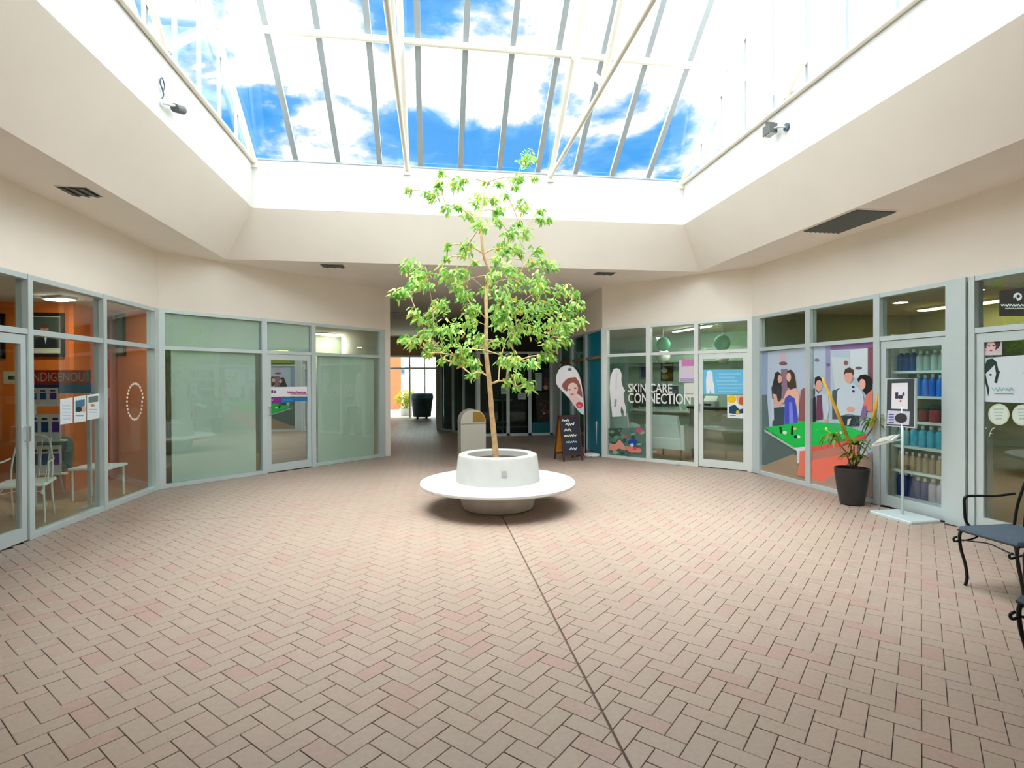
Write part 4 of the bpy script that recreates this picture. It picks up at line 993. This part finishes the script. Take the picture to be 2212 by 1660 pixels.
p.area([(330, 1390), (400, 1360), (560, 1390), (580, 1440), (430, 1450)], (240, 140, 120)); p.oval(450, 1300, 70, 45, (30, 70, 170)); p.oval(440, 1340, 26, 26, (226, 226, 250)); p.oval(545, 1130, 50, 32, (210, 90, 130)); p.oval(350, 1215, 34, 26, (206, 80, 130)); p.oval(480, 1390, 30, 20, (230, 70, 140))
p.build('floral_decal', 'colourful garden picture along the foot of the skin care window', 'decal')
p = Print(FC, .0435, CQ); p.sheet([(1110, 120), (1345, 105), (1345, 440), (1110, 435)], (222, 214, 230), .001); p.area([(1145, 118), (1345, 106), (1345, 205), (1145, 210)], (214, 130, 190)); p.rect(1125, 385, 1340, 430, (190, 160, 210)); p.oval(1270, 270, 60, 40, (226, 214, 226))
p.build('pink_poster', 'pink and white poster inside the skin care window', 'poster')
p = Print(FC, .0435, CQ); p.sheet([(1180, 455), (1345, 450), (1345, 660), (1180, 655)], (226, 230, 224), .001); p.rect(1200, 600, 1310, 612, (170, 160, 130)); p.build('white_poster', 'plain white poster below the pink poster in the skin care window', 'poster')
WB = 3.29
p = Print(FC, WB, CQ); p.sheet([(845, 155), (1025, 155), (1025, 425), (845, 425)], (52, 58, 36), .004); p.rect(875, 175, 1010, 205, (200, 190, 130)); p.oval(895, 270, 48, 34, (230, 226, 214)); p.oval(910, 360, 55, 40, (160, 140, 50)); p.oval(980, 340, 36, 36, (110, 84, 30)); p.build('product_poster', 'dark framed product poster with yellow picture on the mint wall', 'poster')
p = Print(FC, WB, CQ); p.sheet([(535, 160), (640, 160), (640, 400), (535, 400)], (150, 178, 190), .004); p.rect(560, 220, 640, 370, (80, 100, 170)); p.build('blue_poster', 'blue poster on the mint wall', 'poster')
p = Print(FC, WB-.03, CQ); p.sheet([(435, 500), (1090, 490), (1095, 780), (445, 790)], (52, 74, 78), .03); p.build('wall_sign', 'dark blank sign board on the mint wall behind the lettering', 'sign')
xa, za = FC.px(1365, 884, 3.1); xb, _ = FC.px(1497, 884, 3.1)
wsf = tag(MB().box(xa, 3.0, za-.04, xb, 3.3, za).build('wall_shelf', 'whitep', loc=FC.loc, rz=FC.rz), 'white shelf on the mint wall of the skin care shop', 'shelf')
for k, (dx_, h_, m_) in enumerate(((.5, .12, 'whitep'), (.62, .08, 'film'), (1.3, .1, 'whitep'), (1.45, .14, 'film'), (.2, .09, 'lantern'))):
    b_ = MB().lathe([(.03, 0), (.035, .01), (.035, h_*.7), (.015, h_*.8), (.015, h_), (0, h_)], 12).build('cosmetic_bottle', m_, loc=tuple(FC.w(xa+dx_, 3.12, za)), smooth=True, autos=40)
    tag(b_, ('white squat bottle', 'pale green jar', 'white tapered bottle', 'tall pale green bottle', 'mint bottle')[k]+' on the white wall shelf of the skin care shop', 'bottle', 'bottles on the white wall shelf')
def armchair(x, y, rz, label):
    e_ = thing('armchair', label, 'armchair', tuple(FC.w(x, y, .006)), FC.rz+rz, 'white armchairs in the skin care shop')
    MB().rbox(-.33, -.32, .2, .33, .32, .43, .03).build('seat_base', 'fabric', e_, True, autos=30)
    MB().prism([(-.3, .2, .4), (.3, .2, .4), (.27, .30, .86), (-.27, .30, .86)], (0, .1, 0)).build('backrest', 'fabric', e_)
    for s_ in (-1, 1): MB().prism([(s_*.33, -.32, .2), (s_*.33, .32, .2), (s_*.33, .36, .68), (s_*.33, -.28, .58)], (s_*.07, 0, 0)).build('arm', 'fabric', e_)
    for sx_ in (-.3, .3):
        for sy_ in (-.27, .27): MB().tube([(sx_, sy_, .21), (sx_*1.05, sy_*1.05, 0)], [.025, .016], 8).build('leg', 'oak', e_)
x_, z_ = FC.px(1450, 984, .75); armchair(x_, .78, R(180), 'white armchair standing behind the connection lettering')
x_, z_ = FC.px(1335, 984, .75); armchair(x_, .78, R(195), 'white armchair half hidden by the garden picture on the glass')
st_ = thing('side_table', 'small dark side table between the white armchairs', 'table', tuple(FC.w(FC.px(1407, 984, 1.3)[0], 1.3, .006)), FC.rz)
MB().lathe([(0, .45), (.17, .45), (.17, .475), (0, .475)], 24).build('table_top', 'dark', st_, True, autos=30); MB().tube([(0, 0, 0), (0, 0, .45)], .03, 10).build('pedestal', 'whitep', st_); MB().lathe([(0, 0), (.12, 0), (.12, .015), (0, .02)], 20).build('base', 'whitep', st_)
vs = thing('flower_vase', 'glass vase of yellow flowers on the small side table', 'flowers', tuple(FC.w(FC.px(1407, 984, 1.3)[0], 1.3, .481)), FC.rz)
MB().lathe([(.03, 0), (.05, .04), (.04, .1), (.03, .14), (.025, .14), (0, .02)], 14).build('vase', 'film', vs, True)
rf = random.Random(9)
for k in range(7):
    q = Vector((rf.uniform(-.12, .12), rf.uniform(-.08, .08), rf.uniform(.2, .32))); MB().tube([(0, 0, .1), tuple(q)], .003, 5).build('flower_stem', 'yleaf', vs)
    MB().lathe([(0, -.02), (.025, -.012), (.035, .008), (.02, .02), (0, .022)], 10, tuple(q)).build('bloom', mat('yellow petal', (246, 206, 40), .6) if k == 0 else bpy.data.materials['yellow petal'], vs, True)
for (u, v, rad, m_, y_, lb) in ((1433, 744, .145, 'lantern', 1.2, 'mint green paper lantern over the white armchair'), (1560, 741, .155, 'lantern', 1.2, 'mint green paper lantern over the reception desk'), (1432, 770, .16, 'lanternw', 1.9, 'white paper lantern behind the mint one over the armchair'), (1561, 771, .14, 'lanternw', 2.1, 'white paper lantern over the reception desk')):
    x_, z_ = FC.px(u, v, y_); e_ = thing('paper_lantern', lb, 'lantern', tuple(FC.w(x_, y_, z_)), 0, 'paper lanterns in the skin care shop'); nz_ = 14; pf = []
    for k in range(nz_*2+1):
        a_ = -math.pi/2+math.pi*k/(nz_*2); pf.append((max(.02, rad*math.cos(a_)*(1-.03*(k % 2))), rad*math.sin(a_)))
    MB().lathe(pf, 20).build('shade', m_, e_, True); MB().tube([(0, 0, rad*.98), (0, 0, max(2.66-z_, rad))], .003, 5).build('cord', 'whitep', e_)
dk = thing('reception_desk', 'curved champagne metal reception desk', 'desk', tuple(FC.w(FC.px(1555, 960, 1.6)[0], 1.75, .006)), FC.rz)
def arcband(r0, r1, z0, z1, a0=180, a1=360, n=24):
    mb = MB()
    for k in range(n+1):
        a_ = R(a0+(a1-a0)*k/n); c_, s_ = math.cos(a_), math.sin(a_); mb.v += [(r0*c_, r0*s_, z0), (r1*c_, r1*s_, z0), (r1*c_, r1*s_, z1), (r0*c_, r0*s_, z1)]
        if k:
            i = len(mb.v)-8
            for j in range(4): mb.f.append((i+j, i+4+j, i+4+(j+1) % 4, i+(j+1) % 4))
    mb.f += [(3, 2, 1, 0), tuple(len(mb.v)-4+j for j in range(4))]; return mb
arcband(.62, .66, .16, .62).build('front_panel', 'desk', dk, True, autos=40); arcband(.60, .64, .64, .96).build('upper_panel', 'desk', dk, True, autos=40); arcband(.61, .67, .615, .645).build('trim_band', 'chrome', dk, True, autos=40)
arcband(.34, .70, .96, 1.0).build('counter_top', 'dark', dk, True, autos=40)
for a_ in (200, 245, 295, 340): MB().tube([(.6*math.cos(R(a_)), .6*math.sin(R(a_)), 0), (.6*math.cos(R(a_)), .6*math.sin(R(a_)), .17)], .015, 8).build('foot', 'chrome', dk)
bx = thing('printer', 'white printer on the reception desk', 'printer', tuple(FC.w(FC.px(1531, 890, 1.3)[0], 1.36, 1.006)), FC.rz)
MB().rbox(-.15, -.12, 0, .15, .12, .13, .015).build('body', 'whitep', bx); MB().prism([(-.13, .0, .13), (.13, .0, .13), (.13, .12, .22), (-.13, .12, .22)], (0, .01, 0)).build('paper_tray', 'film', bx); MB().box(-.07, -.125, .03, .07, -.12, .07).build('paper_slot', 'dark', bx)
CD = (1500, 760, 6.386)
p = Print(FC, .0315, CD); p.sheet([(115, 250), (715, 245), (715, 585), (115, 590)], (106, 196, 240), .001)
p.area([(175, 270), (215, 255), (250, 290), (255, 400), (275, 470), (280, 580), (235, 575), (225, 520), (205, 580), (165, 575), (160, 400)], (238, 244, 250))
for k, (a_, b_) in enumerate(((330, 640), (340, 560), (300, 600), (310, 690), (320, 660), (330, 600))): p.rect(a_, 300+k*48, b_, 318+k*48, (150, 214, 246))
p.build('door_panel_sticker', 'light blue sticker with white silhouette on the skin care door', 'sticker')
p = Print(FC, .0315, CD); p.sheet([(450, 600), (700, 600), (700, 925), (455, 915)], (232, 240, 244), .001)
p.oval(515, 655, 62, 58, (246, 206, 30)); p.area([(570, 605), (690, 605), (690, 770), (600, 720)], (240, 190, 150)); p.oval(650, 680, 36, 60, (190, 100, 60)); p.area([(480, 760), (560, 730), (620, 800), (690, 780), (690, 850), (560, 860), (480, 850)], (24, 70, 100)); p.oval(598, 840, 26, 30, (214, 180, 60)); p.rect(495, 875, 570, 887, (70, 150, 220))
p.build('door_poster', 'poster with yellow flower on the skin care door below the blue sticker', 'poster')

# ------------------------------------------------------------------ salon window mural (people around a pool table)
CM = (1630, 730, 4.88); SK = (232, 176, 156); SK2 = (238, 190, 172)
p = Print(FD, .0435, CM); p.sheet([(70, 155), (540, 105), (540, 1515), (70, 1400)], (190, 206, 226), .001)
p.area([(70, 155), (140, 148), (135, 900), (70, 900)], (150, 170, 200)); p.area([(70, 600), (130, 600), (180, 1230), (70, 1300)], (96, 116, 120)); p.area([(180, 1000), (540, 1100), (540, 1260), (70, 1350), (70, 1250)], (90, 108, 108))
p.area([(70, 1360), (400, 1230), (540, 1250), (540, 1515), (70, 1400)], (164, 140, 116)); p.area([(270, 170), (330, 165), (330, 240), (270, 240)], (216, 180, 200)); p.oval(303, 272, 44, 20, (130, 84, 84))
p.area([(490, 550), (540, 520), (540, 880), (460, 880)], (150, 96, 100)); p.area([(280, 330), (350, 330), (350, 700), (290, 700)], (150, 120, 140))
p.area([(180, 540), (205, 440), (220, 370), (250, 355), (285, 390), (290, 470), (270, 560), (220, 600)], (52, 46, 52)); p.oval(268, 435, 22, 44, SK); p.area([(180, 520), (290, 510), (285, 640), (260, 690), (190, 640)], (58, 60, 66)); p.area([(195, 590), (235, 600), (250, 680), (310, 640), (320, 670), (250, 740), (215, 700)], SK); p.area([(200, 740), (320, 730), (310, 930), (190, 930)], (60, 80, 90)); p.area([(180, 640), (205, 650), (210, 870), (185, 880)], (200, 216, 230))
p.area([(340, 400), (350, 350), (385, 335), (420, 370), (440, 470), (445, 540), (400, 560), (350, 520)], (74, 62, 50)); p.oval(365, 415, 24, 48, SK2); p.area([(340, 560), (440, 530), (480, 600), (470, 760), (440, 690), (400, 620), (330, 640), (300, 700), (310, 640)], SK2); p.area([(325, 640), (370, 600), (430, 640), (460, 860), (440, 930), (320, 920)], (72, 86, 206)); p.area([(370, 680), (400, 680), (420, 900), (370, 910)], (130, 140, 240))
p.area([(110, 950), (200, 935), (540, 880), (540, 1150), (430, 1160)], (20, 200, 80)); p.area([(110, 965), (430, 1160), (430, 1185), (110, 990)], (170, 200, 180)); p.oval(325, 1000, 22, 18, (236, 240, 220)); p.oval(430, 960, 20, 14, (220, 220, 120)); p.oval(470, 1046, 20, 18, (230, 236, 240)); p.oval(440, 1046, 20, 18, (30, 40, 80)); p.area([(395, 930), (420, 930), (410, 1030), (390, 1020)], (30, 40, 40)); p.area([(265, 940), (290, 940), (300, 1010), (280, 1010)], (40, 50, 50))
p.area([(420, 1160), (540, 1150), (540, 1190), (455, 1200)], (226, 230, 240)); p.area([(455, 1200), (485, 1195), (480, 1320), (455, 1330)], (220, 220, 234)); p.area([(485, 1195), (540, 1190), (540, 1470), (460, 1450), (480, 1320)], (236, 124, 100))
p.build('window_mural', 'printed window picture of two women at a green pool table', 'mural', group='salon window murals')
p = Print(FD, .0435, CM); p.sheet([(620, 90), (1255, 25), (1255, 1700), (620, 1545)], (188, 206, 224), .001)
p.area([(780, 75), (1255, 25), (1255, 110), (790, 130)], (150, 120, 176)); p.area([(1195, 100), (1255, 95), (1255, 500), (1195, 400)], (130, 84, 100)); p.area([(750, 80), (800, 78), (800, 560), (750, 560)], (160, 160, 200)); p.area([(810, 200), (1000, 215), (1000, 560), (850, 560)], (206, 220, 226)); p.area([(1010, 130), (1190, 110), (1190, 420), (1010, 420)], (214, 228, 236))
p.area([(820, 560), (900, 530), (900, 860), (820, 860)], (80, 96, 104)); p.area([(620, 540), (640, 530), (640, 880), (620, 880)], (70, 84, 92)); p.oval(1100, 320, 36, 16, (110, 100, 104)); p.oval(965, 265, 22, 26, (140, 100, 96)); p.oval(660, 235, 26, 16, (130, 120, 140)); p.oval(780, 285, 22, 18, (120, 110, 150))
p.area([(636, 480), (640, 420), (680, 405), (715, 430), (712, 500), (680, 580), (655, 560)], (46, 36, 42)); p.oval(682, 505, 36, 60, SK); p.area([(640, 600), (700, 590), (780, 600), (790, 760), (770, 870), (735, 860), (720, 740), (650, 720)], (200, 214, 230)); p.area([(660, 610), (715, 600), (725, 860), (650, 870)], (120, 70, 96)); p.area([(620, 640), (650, 620), (650, 880), (620, 890)], (34, 44, 60)); p.area([(740, 860), (775, 860), (785, 910), (750, 920)], SK)
p.oval(998, 410, 44, 72, SK); p.area([(945, 400), (960, 330), (1010, 312), (1050, 340), (1046, 400), (1030, 370), (970, 370)], (84, 62, 54)); p.area([(880, 560), (960, 480), (1050, 480), (1140, 560), (1180, 760), (1110, 830), (1000, 800), (900, 830), (870, 700)], (206, 222, 236)); p.oval(1020, 755, 44, 30, SK); p.oval(1048, 520, 14, 12, (30, 50, 90)); p.oval(1050, 565, 14, 12, (30, 50, 90)); p.area([(920, 820), (1110, 820), (1110, 930), (900, 930)], (46, 66, 76))
p.area([(1090, 440), (1120, 395), (1180, 385), (1235, 420), (1250, 500), (1230, 600), (1180, 600), (1140, 540)], (40, 34, 38)); p.oval(1145, 490, 34, 56, SK2); p.area([(1190, 600), (1255, 540), (1255, 780), (1190, 770), (1150, 720)], (236, 130, 110)); p.area([(1150, 720), (1200, 720), (1180, 850), (1120, 850)], (140, 110, 160))
p.area([(620, 890), (760, 895), (900, 905), (1060, 960), (1180, 1000), (1000, 1080), (620, 1150)], (22, 204, 84)); p.area([(760, 905), (1000, 930), (1060, 960), (900, 1000)], (60, 190, 110)); p.area([(990, 860), (1030, 850), (1005, 920), (985, 925)], (240, 220, 210)); p.oval(765, 960, 14, 18, (230, 240, 180)); p.oval(860, 1030, 16, 14, (220, 230, 160)); p.oval(920, 1000, 16, 14, (230, 240, 230))
p.area([(620, 1150), (1000, 1080), (1180, 1010), (1180, 1060), (1000, 1130), (620, 1200)], (226, 96, 84)); p.area([(620, 1200), (1000, 1130), (1100, 1100), (1100, 1260), (620, 1290)], (196, 130, 112)); p.area([(620, 1290), (1000, 1220), (1080, 1260), (900, 1400), (740, 1520), (620, 1500)], (246, 122, 100)); p.area([(740, 1520), (900, 1400), (1255, 1200), (1255, 1690), (620, 1540), (620, 1500)], (176, 150, 136))
p.build('window_mural', 'printed window picture of three people leaning at a green pool table', 'mural', group='salon window murals')

# ------------------------------------------------------------------ product shelves behind the salon door
shu = thing('product_shelf_unit', 'white shelf unit full of hair products behind the salon door', 'shelves', tuple(FD.w(2.5, .16, .006)), FD.rz)
SX0, SX1, SD_ = .03, 1.0, .24
zs = [FD.px(2040, v, .16)[1]-.006 for v in (1094, 1032, 974, 916, 858, 800)]
for x in (SX0-.02, SX1): MB().box(x, 0, 0, x+.02, SD_, 2.1).build('side_panel', 'whitep', shu)
MB().box(SX0, SD_, 0, SX1, SD_+.01, 2.1).build('back_panel', 'greywall', shu)
for z in zs: MB().box(SX0, 0, z-.03, SX1, SD_, z).build('shelf', 'whitep', shu)
MB().box(SX0, .01, 0, SX1, .03, max(.02, zs[0]-.03)).build('kick_board', 'alu', shu)
def bottle_mesh(h, r, kind):
    if kind == 'jar': pf = [(r, 0), (r, h*.75), (r*.95, h*.8), (0, h*.8)]; cp = [(r*1.02, h*.78), (r*1.02, h), (0, h)]
    elif kind == 'tube': pf = [(r*.8, .0), (r, h*.2), (r, h*.95), (0, h)]; cp = [(r*.8, 0), (r*.85, h*.2), (0, h*.2)]
    else: pf = [(r*.9, 0), (r, .01), (r, h*.68), (r*.75, h*.78), (r*.4, h*.82), (r*.4, h*.86), (0, h*.86)]; cp = [(r*.42, h*.84), (r*.42, h), (0, h)]
    return MB().lathe(pf, 12), MB().lathe(cp, 10)
rows = [(0, [('bottle', .30, .045, (30, 50, 120))]*3+[('bottle', .26, .05, (52, 70, 140))]*2+[('bottle', .27, .06, (206, 186, 200))]*3+[('bottle', .25, .04, (40, 70, 130))]+[('bottle', .26, .05, (216, 184, 196))]*2, 'bottom shelf'),
        (1, [('bottle', .22, .035, (190, 160, 120)), ('bottle', .22, .035, (170, 140, 104))]*4+[('jar', .2, .04, (150, 170, 130)), ('bottle', .22, .04, (214, 130, 110)), ('bottle', .2, .04, (120, 160, 110))], 'second shelf up'),
        (2, [('bottle', .22, .035, (120, 180, 190))]*2+[('bottle', .25, .045, (70, 190, 226))]*4+[('jar', .14, .05, (120, 130, 96)), ('jar', .14, .055, (90, 100, 74)), ('jar', .15, .05, (170, 134, 90))], 'third shelf up'),
        (3, [('jar', .15, .05, (60, 66, 70))]*2+[('jar', .16, .05, (150, 34, 48)), ('jar', .18, .06, (190, 60, 70)), ('jar', .2, .05, (40, 56, 60)), ('bottle', .25, .045, (34, 60, 66)), ('jar', .18, .055, (176, 90, 90))], 'fourth shelf up'),
        (4, [('bottle', .2, .03, (40, 60, 90))]*3+[('bottle', .26, .036, (16, 110, 220)), ('bottle', .25, .036, (20, 126, 236))]*4, 'fifth shelf up'),
        (5, [('bottle', .26, .045, (34, 70, 150))]*3+[('bottle', .24, .05, (190, 210, 212)), ('bottle', .23, .045, (176, 200, 196))]*2+[('bottle', .25, .045, (200, 216, 210)), ('bottle', .24, .045, (60, 90, 160))]+[('bottle', .22, .045, (170, 190, 180))]*2, 'top shelf')]
ORD = ['first', 'second', 'third', 'fourth', 'fifth', 'sixth', 'seventh', 'eighth', 'ninth', 'tenth', 'eleventh', 'twelfth']
capm = {True: 'whitep', False: 'black'}; cmats = {}; bms = {}
cnames = {}
def cname(c):
    r, g, b = c
    if b > 190 and r < 100: return 'bright blue' if g < 150 else 'cyan'
    if b > r+30 and b > 80: return 'dark blue'
    if r > 140 and g < 100: return 'red'
    if min(c) > 160: return 'pale'
    if r > 140: return 'tan'
    if max(c) < 110: return 'dark'
    return 'olive'
for si, items, where in rows:
    n = len(items); tot = sum(2*i[2] for i in items); kf = min(1, (SX1-SX0-.06)/tot); items = [(a_, b_, round(c_*kf, 4), d_) for a_, b_, c_, d_ in items]; tot *= kf; gap_ = (SX1-SX0-.02-tot)/n; x = SX0+.01
    for k, (kind, h, r, c) in enumerate(items):
        key = (kind, h, r, c)
        if key not in bms:
            if c not in cmats: cmats[c] = mat('product %d %d %d' % c, c, .3)
            b_, cp_ = bottle_mesh(h, r, kind); bms[key] = (b_.mesh('bottle_body', cmats[c], True), cp_.mesh('cap', 'whitep' if sum(c) < 420 and si in (0, 4, 5) else 'black' if kind == 'jar' else 'whitep', True))
        x += gap_/2+r
        e_ = thing('product_'+kind, '%s hair product %s on the %s, %s from the pale column' % (cname(c), kind, where, ORD[n-1-k]), kind, tuple(FD.w(2.5+x, .16+.01+r+.02, .006+zs[si])), FD.rz, 'hair products on the %s' % where)
        for nm_, me_ in zip(('body', 'cap'), bms[key]):
            o = bpy.data.objects.new(nm_, me_); COL.objects.link(o); o.parent = e_
        x += gap_/2+r

# ------------------------------------------------------------------ stickers on the second salon door, black sign above
CE = (2090, 600, 4.61)
p = Print(FD, .0315, CE); p.sheet([(115, 605), (345, 590), (345, 770), (115, 775)], (206, 196, 200), .001); p.oval(245, 660, 82, 66, (72, 50, 56)); p.oval(235, 690, 46, 60, (226, 196, 196)); p.oval(215, 682, 14, 7, (50, 40, 50)); p.oval(262, 680, 14, 7, (50, 40, 50)); p.oval(236, 728, 14, 7, (170, 80, 96)); p.area([(120, 745), (200, 735), (330, 740), (340, 772), (120, 775)], (214, 204, 206))
p.build('face_poster', 'small photo poster of a curly haired face at the top of the salon door', 'poster')
p = Print(FD, .0315, CE); p.sheet([(135, 805), (700, 760), (700, 1255), (130, 1235)], (214, 226, 232), .001)
p.area([(170, 950), (175, 870), (200, 815), (250, 805), (290, 840), (310, 930), (325, 935), (305, 1000), (295, 1055), (265, 1045), (285, 960), (270, 870), (240, 900), (180, 960), (200, 1050), (220, 1120), (205, 1190), (195, 1120), (165, 990)], (34, 62, 54)); p.oval(230, 968, 15, 10, (60, 70, 90), 10)
p.scribble(240, 1110, 480, 46, 9, (150, 190, 200), rnd=random.Random(8)); p.rect(270, 1150, 460, 1158, (130, 160, 180)); p.scribble(550, 950, 690, 20, 7, (150, 190, 200), rnd=random.Random(9))
p.build('hair_drawing_sticker', 'white sticker with a dark drawing of long hair on the salon door', 'sticker')
for (cx_, lb) in ((312, 'round pale sticker beside the door stile of the salon'), (548, 'round pale sticker in the middle of the salon door')):
    p = Print(FD, .0315, CE); n_ = 28; p.sheet([(cx_+106*math.cos(2*math.pi*k/n_), 1363+(cx_-312)*.03+106*math.sin(2*math.pi*k/n_)) for k in range(n_)], (206, 220, 190), .001); p.oval(cx_, 1363+(cx_-312)*.03, 90, 90, (218, 230, 220), 24)
    for k in range(4): p.rect(cx_-55+8*k, 1305+k*32, cx_+50-6*k, 1316+k*32, (170, 196, 190))
    p.build('round_sticker', lb, 'sticker', group='round stickers on the salon door')
p = Print(FD, .0315, CE)
for x_ in (150, 225): p.stroke([(x_-10, 1590), (x_+5, 1540), (x_+25, 1505), (x_+45, 1498)], 9, (190, 206, 170)); p.stroke([(x_-5, 1550), (x_+25, 1552)], 6, (190, 206, 170))
p.build('script_sticker', 'two pale script strokes low on the salon door glass', 'sticker')
p = Print(FD, .0435, CE); p.sheet([(315, 135), (640, 85), (640, 385), (315, 385)], (34, 26, 24), .01)
p.oval(500, 190, 44, 40, (226, 240, 240)); p.oval(506, 186, 18, 16, (34, 26, 24)); p.area([(460, 215), (480, 190), (500, 235), (475, 232)], (34, 26, 24)); p.scribble(335, 275, 620, 24, 10, (226, 236, 236), 14, random.Random(3)); p.scribble(385, 308, 600, 16, 8, (190, 210, 200), 12, random.Random(4))
p.build('hanging_sign', 'black sign with a white ring emblem behind the salon top pane', 'sign')

# ------------------------------------------------------------------ cafe front details in the hall
p = Print(FG, .026, (980, 760, 8.3)); p.sheet([(1470, 720), (1850, 735), (1850, 1270), (1500, 1250)], (30, 20, 22), .002); rc_ = random.Random(6)
for k in range(14): x_, y_ = rc_.uniform(1520, 1790), rc_.uniform(790, 1200); p.rect(x_, y_, x_+rc_.uniform(30, 70), y_+rc_.uniform(20, 60), rc_.choice([(150, 40, 30), (120, 30, 26), (90, 60, 30), (170, 60, 40), (60, 80, 100)]))
p.oval(1620, 1110, 22, 14, (220, 190, 160)); p.oval(1730, 970, 16, 10, (200, 200, 200)); p.build('menu_board', 'dark red menu board in the cafe window', 'menu')
p = Print(FG, .026, (980, 760, 8.3)); p.sheet([(1590, 300), (1850, 310), (1850, 700), (1590, 690)], (28, 46, 66), .002)
for k in range(3):
    for j in range(3): p.rect(1620+j*75, 480+k*68, 1680+j*75, 535+k*68, ((120, 60, 40), (70, 90, 110), (150, 110, 90))[(j+k) % 3])
p.oval(1650, 640, 40, 40, (226, 140, 110)); p.build('food_poster', 'dark blue poster of small food pictures in the cafe window', 'poster')
for (x0, y0, x1, y1, lb) in ((1460, 380, 1580, 700, 'pale blue notice in the cafe window beside the food poster'), (850, 640, 985, 760, 'white notice in the cafe window near the trunk'), (1150, 740, 1300, 860, 'square white notice in the cafe window')):
    p = Print(FG, .026, (980, 760, 8.3)); p.sheet([(x0, y0), (x1, y0), (x1, y1), (x0, y1)], (190, 216, 214), .002); p.rect(x0+20, y0+25, x1-20, y0+40, (130, 160, 160)); p.rect(x0+20, y0+60, x1-40, y0+72, (130, 160, 160)); p.build('window_notice', lb, 'notice')
bt = thing('bar_table', 'tall white pedestal table inside the cafe', 'table', (2.0, 15.75, 0))
MB().lathe([(0, .98), (.3, .98), (.3, 1.01), (0, 1.01)], 28).build('table_top', 'whitep', bt, True, autos=30); MB().tube([(0, 0, .02), (0, 0, .98)], .03, 10).build('pedestal', 'whitep', bt); MB().lathe([(0, 0), (.22, 0), (.22, .02), (0, .03)], 24).build('base', 'whitep', bt); MB().tube([(-.2, 0, .35), (.2, 0, .35)], .012, 8).build('foot_rail', 'whitep', bt)

# ------------------------------------------------------------------ beyond the exit
tub = thing('tapered_tub', 'dark blue grey tapered tub by the exit doors', 'tub', (-.44, 22.85, 0))
MB().lathe([(.34, .08), (.36, .1), (.43, .75), (.45, .78), (.45, .84), (.41, .84), (.40, .78), (0, .76)], 28).build('shell', 'navy', tub, True, autos=40); MB().lathe([(.46, .84), (.47, .86), (.44, 1.02), (.38, 1.06), (0, 1.06)], 28).build('lid', mat('blue tub lid', (92, 140, 168), .4), tub, True, autos=40)
for a_ in (45, 135, 225, 315): MB().lathe([(0, 0), (.04, 0), (.04, .09), (0, .09)], 10, (.26*math.cos(R(a_)), .26*math.sin(R(a_)), 0)).build('caster', 'black', tub)
bh = thing('golden_bush', 'yellow green bush in a pot outside the exit', 'bush', (-1.18, 25.2, -.02))
MB().lathe([(.24, 0), (.3, .3), (.32, .34), (.28, .34), (0, .3)], 20).build('pot', 'concb', bh, True)
fo = MB(); rb_ = random.Random(2)
for k in range(900):
    d = Vector((rb_.gauss(0, 1), rb_.gauss(0, 1), rb_.gauss(0, 1))).normalized()*rb_.random()**.4; leafgeo(fo, Vector((d.x*.5, d.y*.45, .75+d.z*.45)), Vector((rb_.gauss(0, 1), rb_.gauss(0, 1), rb_.gauss(0, 1))), Vector((0, 0, 1)), .12, .05)
tag(fo.build('foliage', 'bushleaf', bh, True), kind='stuff')
for k in range(5): MB().tube([(0, 0, .28), (rb_.uniform(-.2, .2), rb_.uniform(-.2, .2), .8)], .012, 5).build('stem', 'stem', bh)
ob = thing('terracotta_building', 'terracotta rendered building across the forecourt', 'building', (-3.8, 31, 0))
MB().box(-6, 0, 0, 2.05, .4, 3.6).build('wall', 'terra', ob); MB().box(-6, -.05, 3.6, 2.1, .45, 3.8).build('parapet', 'white', ob); MB().box(.6, -.02, 0, .9, .0, 1.5).build('downpipe_cover', 'whitep', ob)
wb = thing('white_building', 'white rendered building across the forecourt', 'building', (-1.6, 32, 0))
MB().box(-.0, 0, 0, 7, .4, 4).build('wall', 'white', wb); MB().box(.3, -.03, .2, 3.0, .0, 1.25).build('window', 'film', wb); MB().box(.0, -.3, 2.35, 7, .0, 2.45).build('awning', 'whitep', wb)
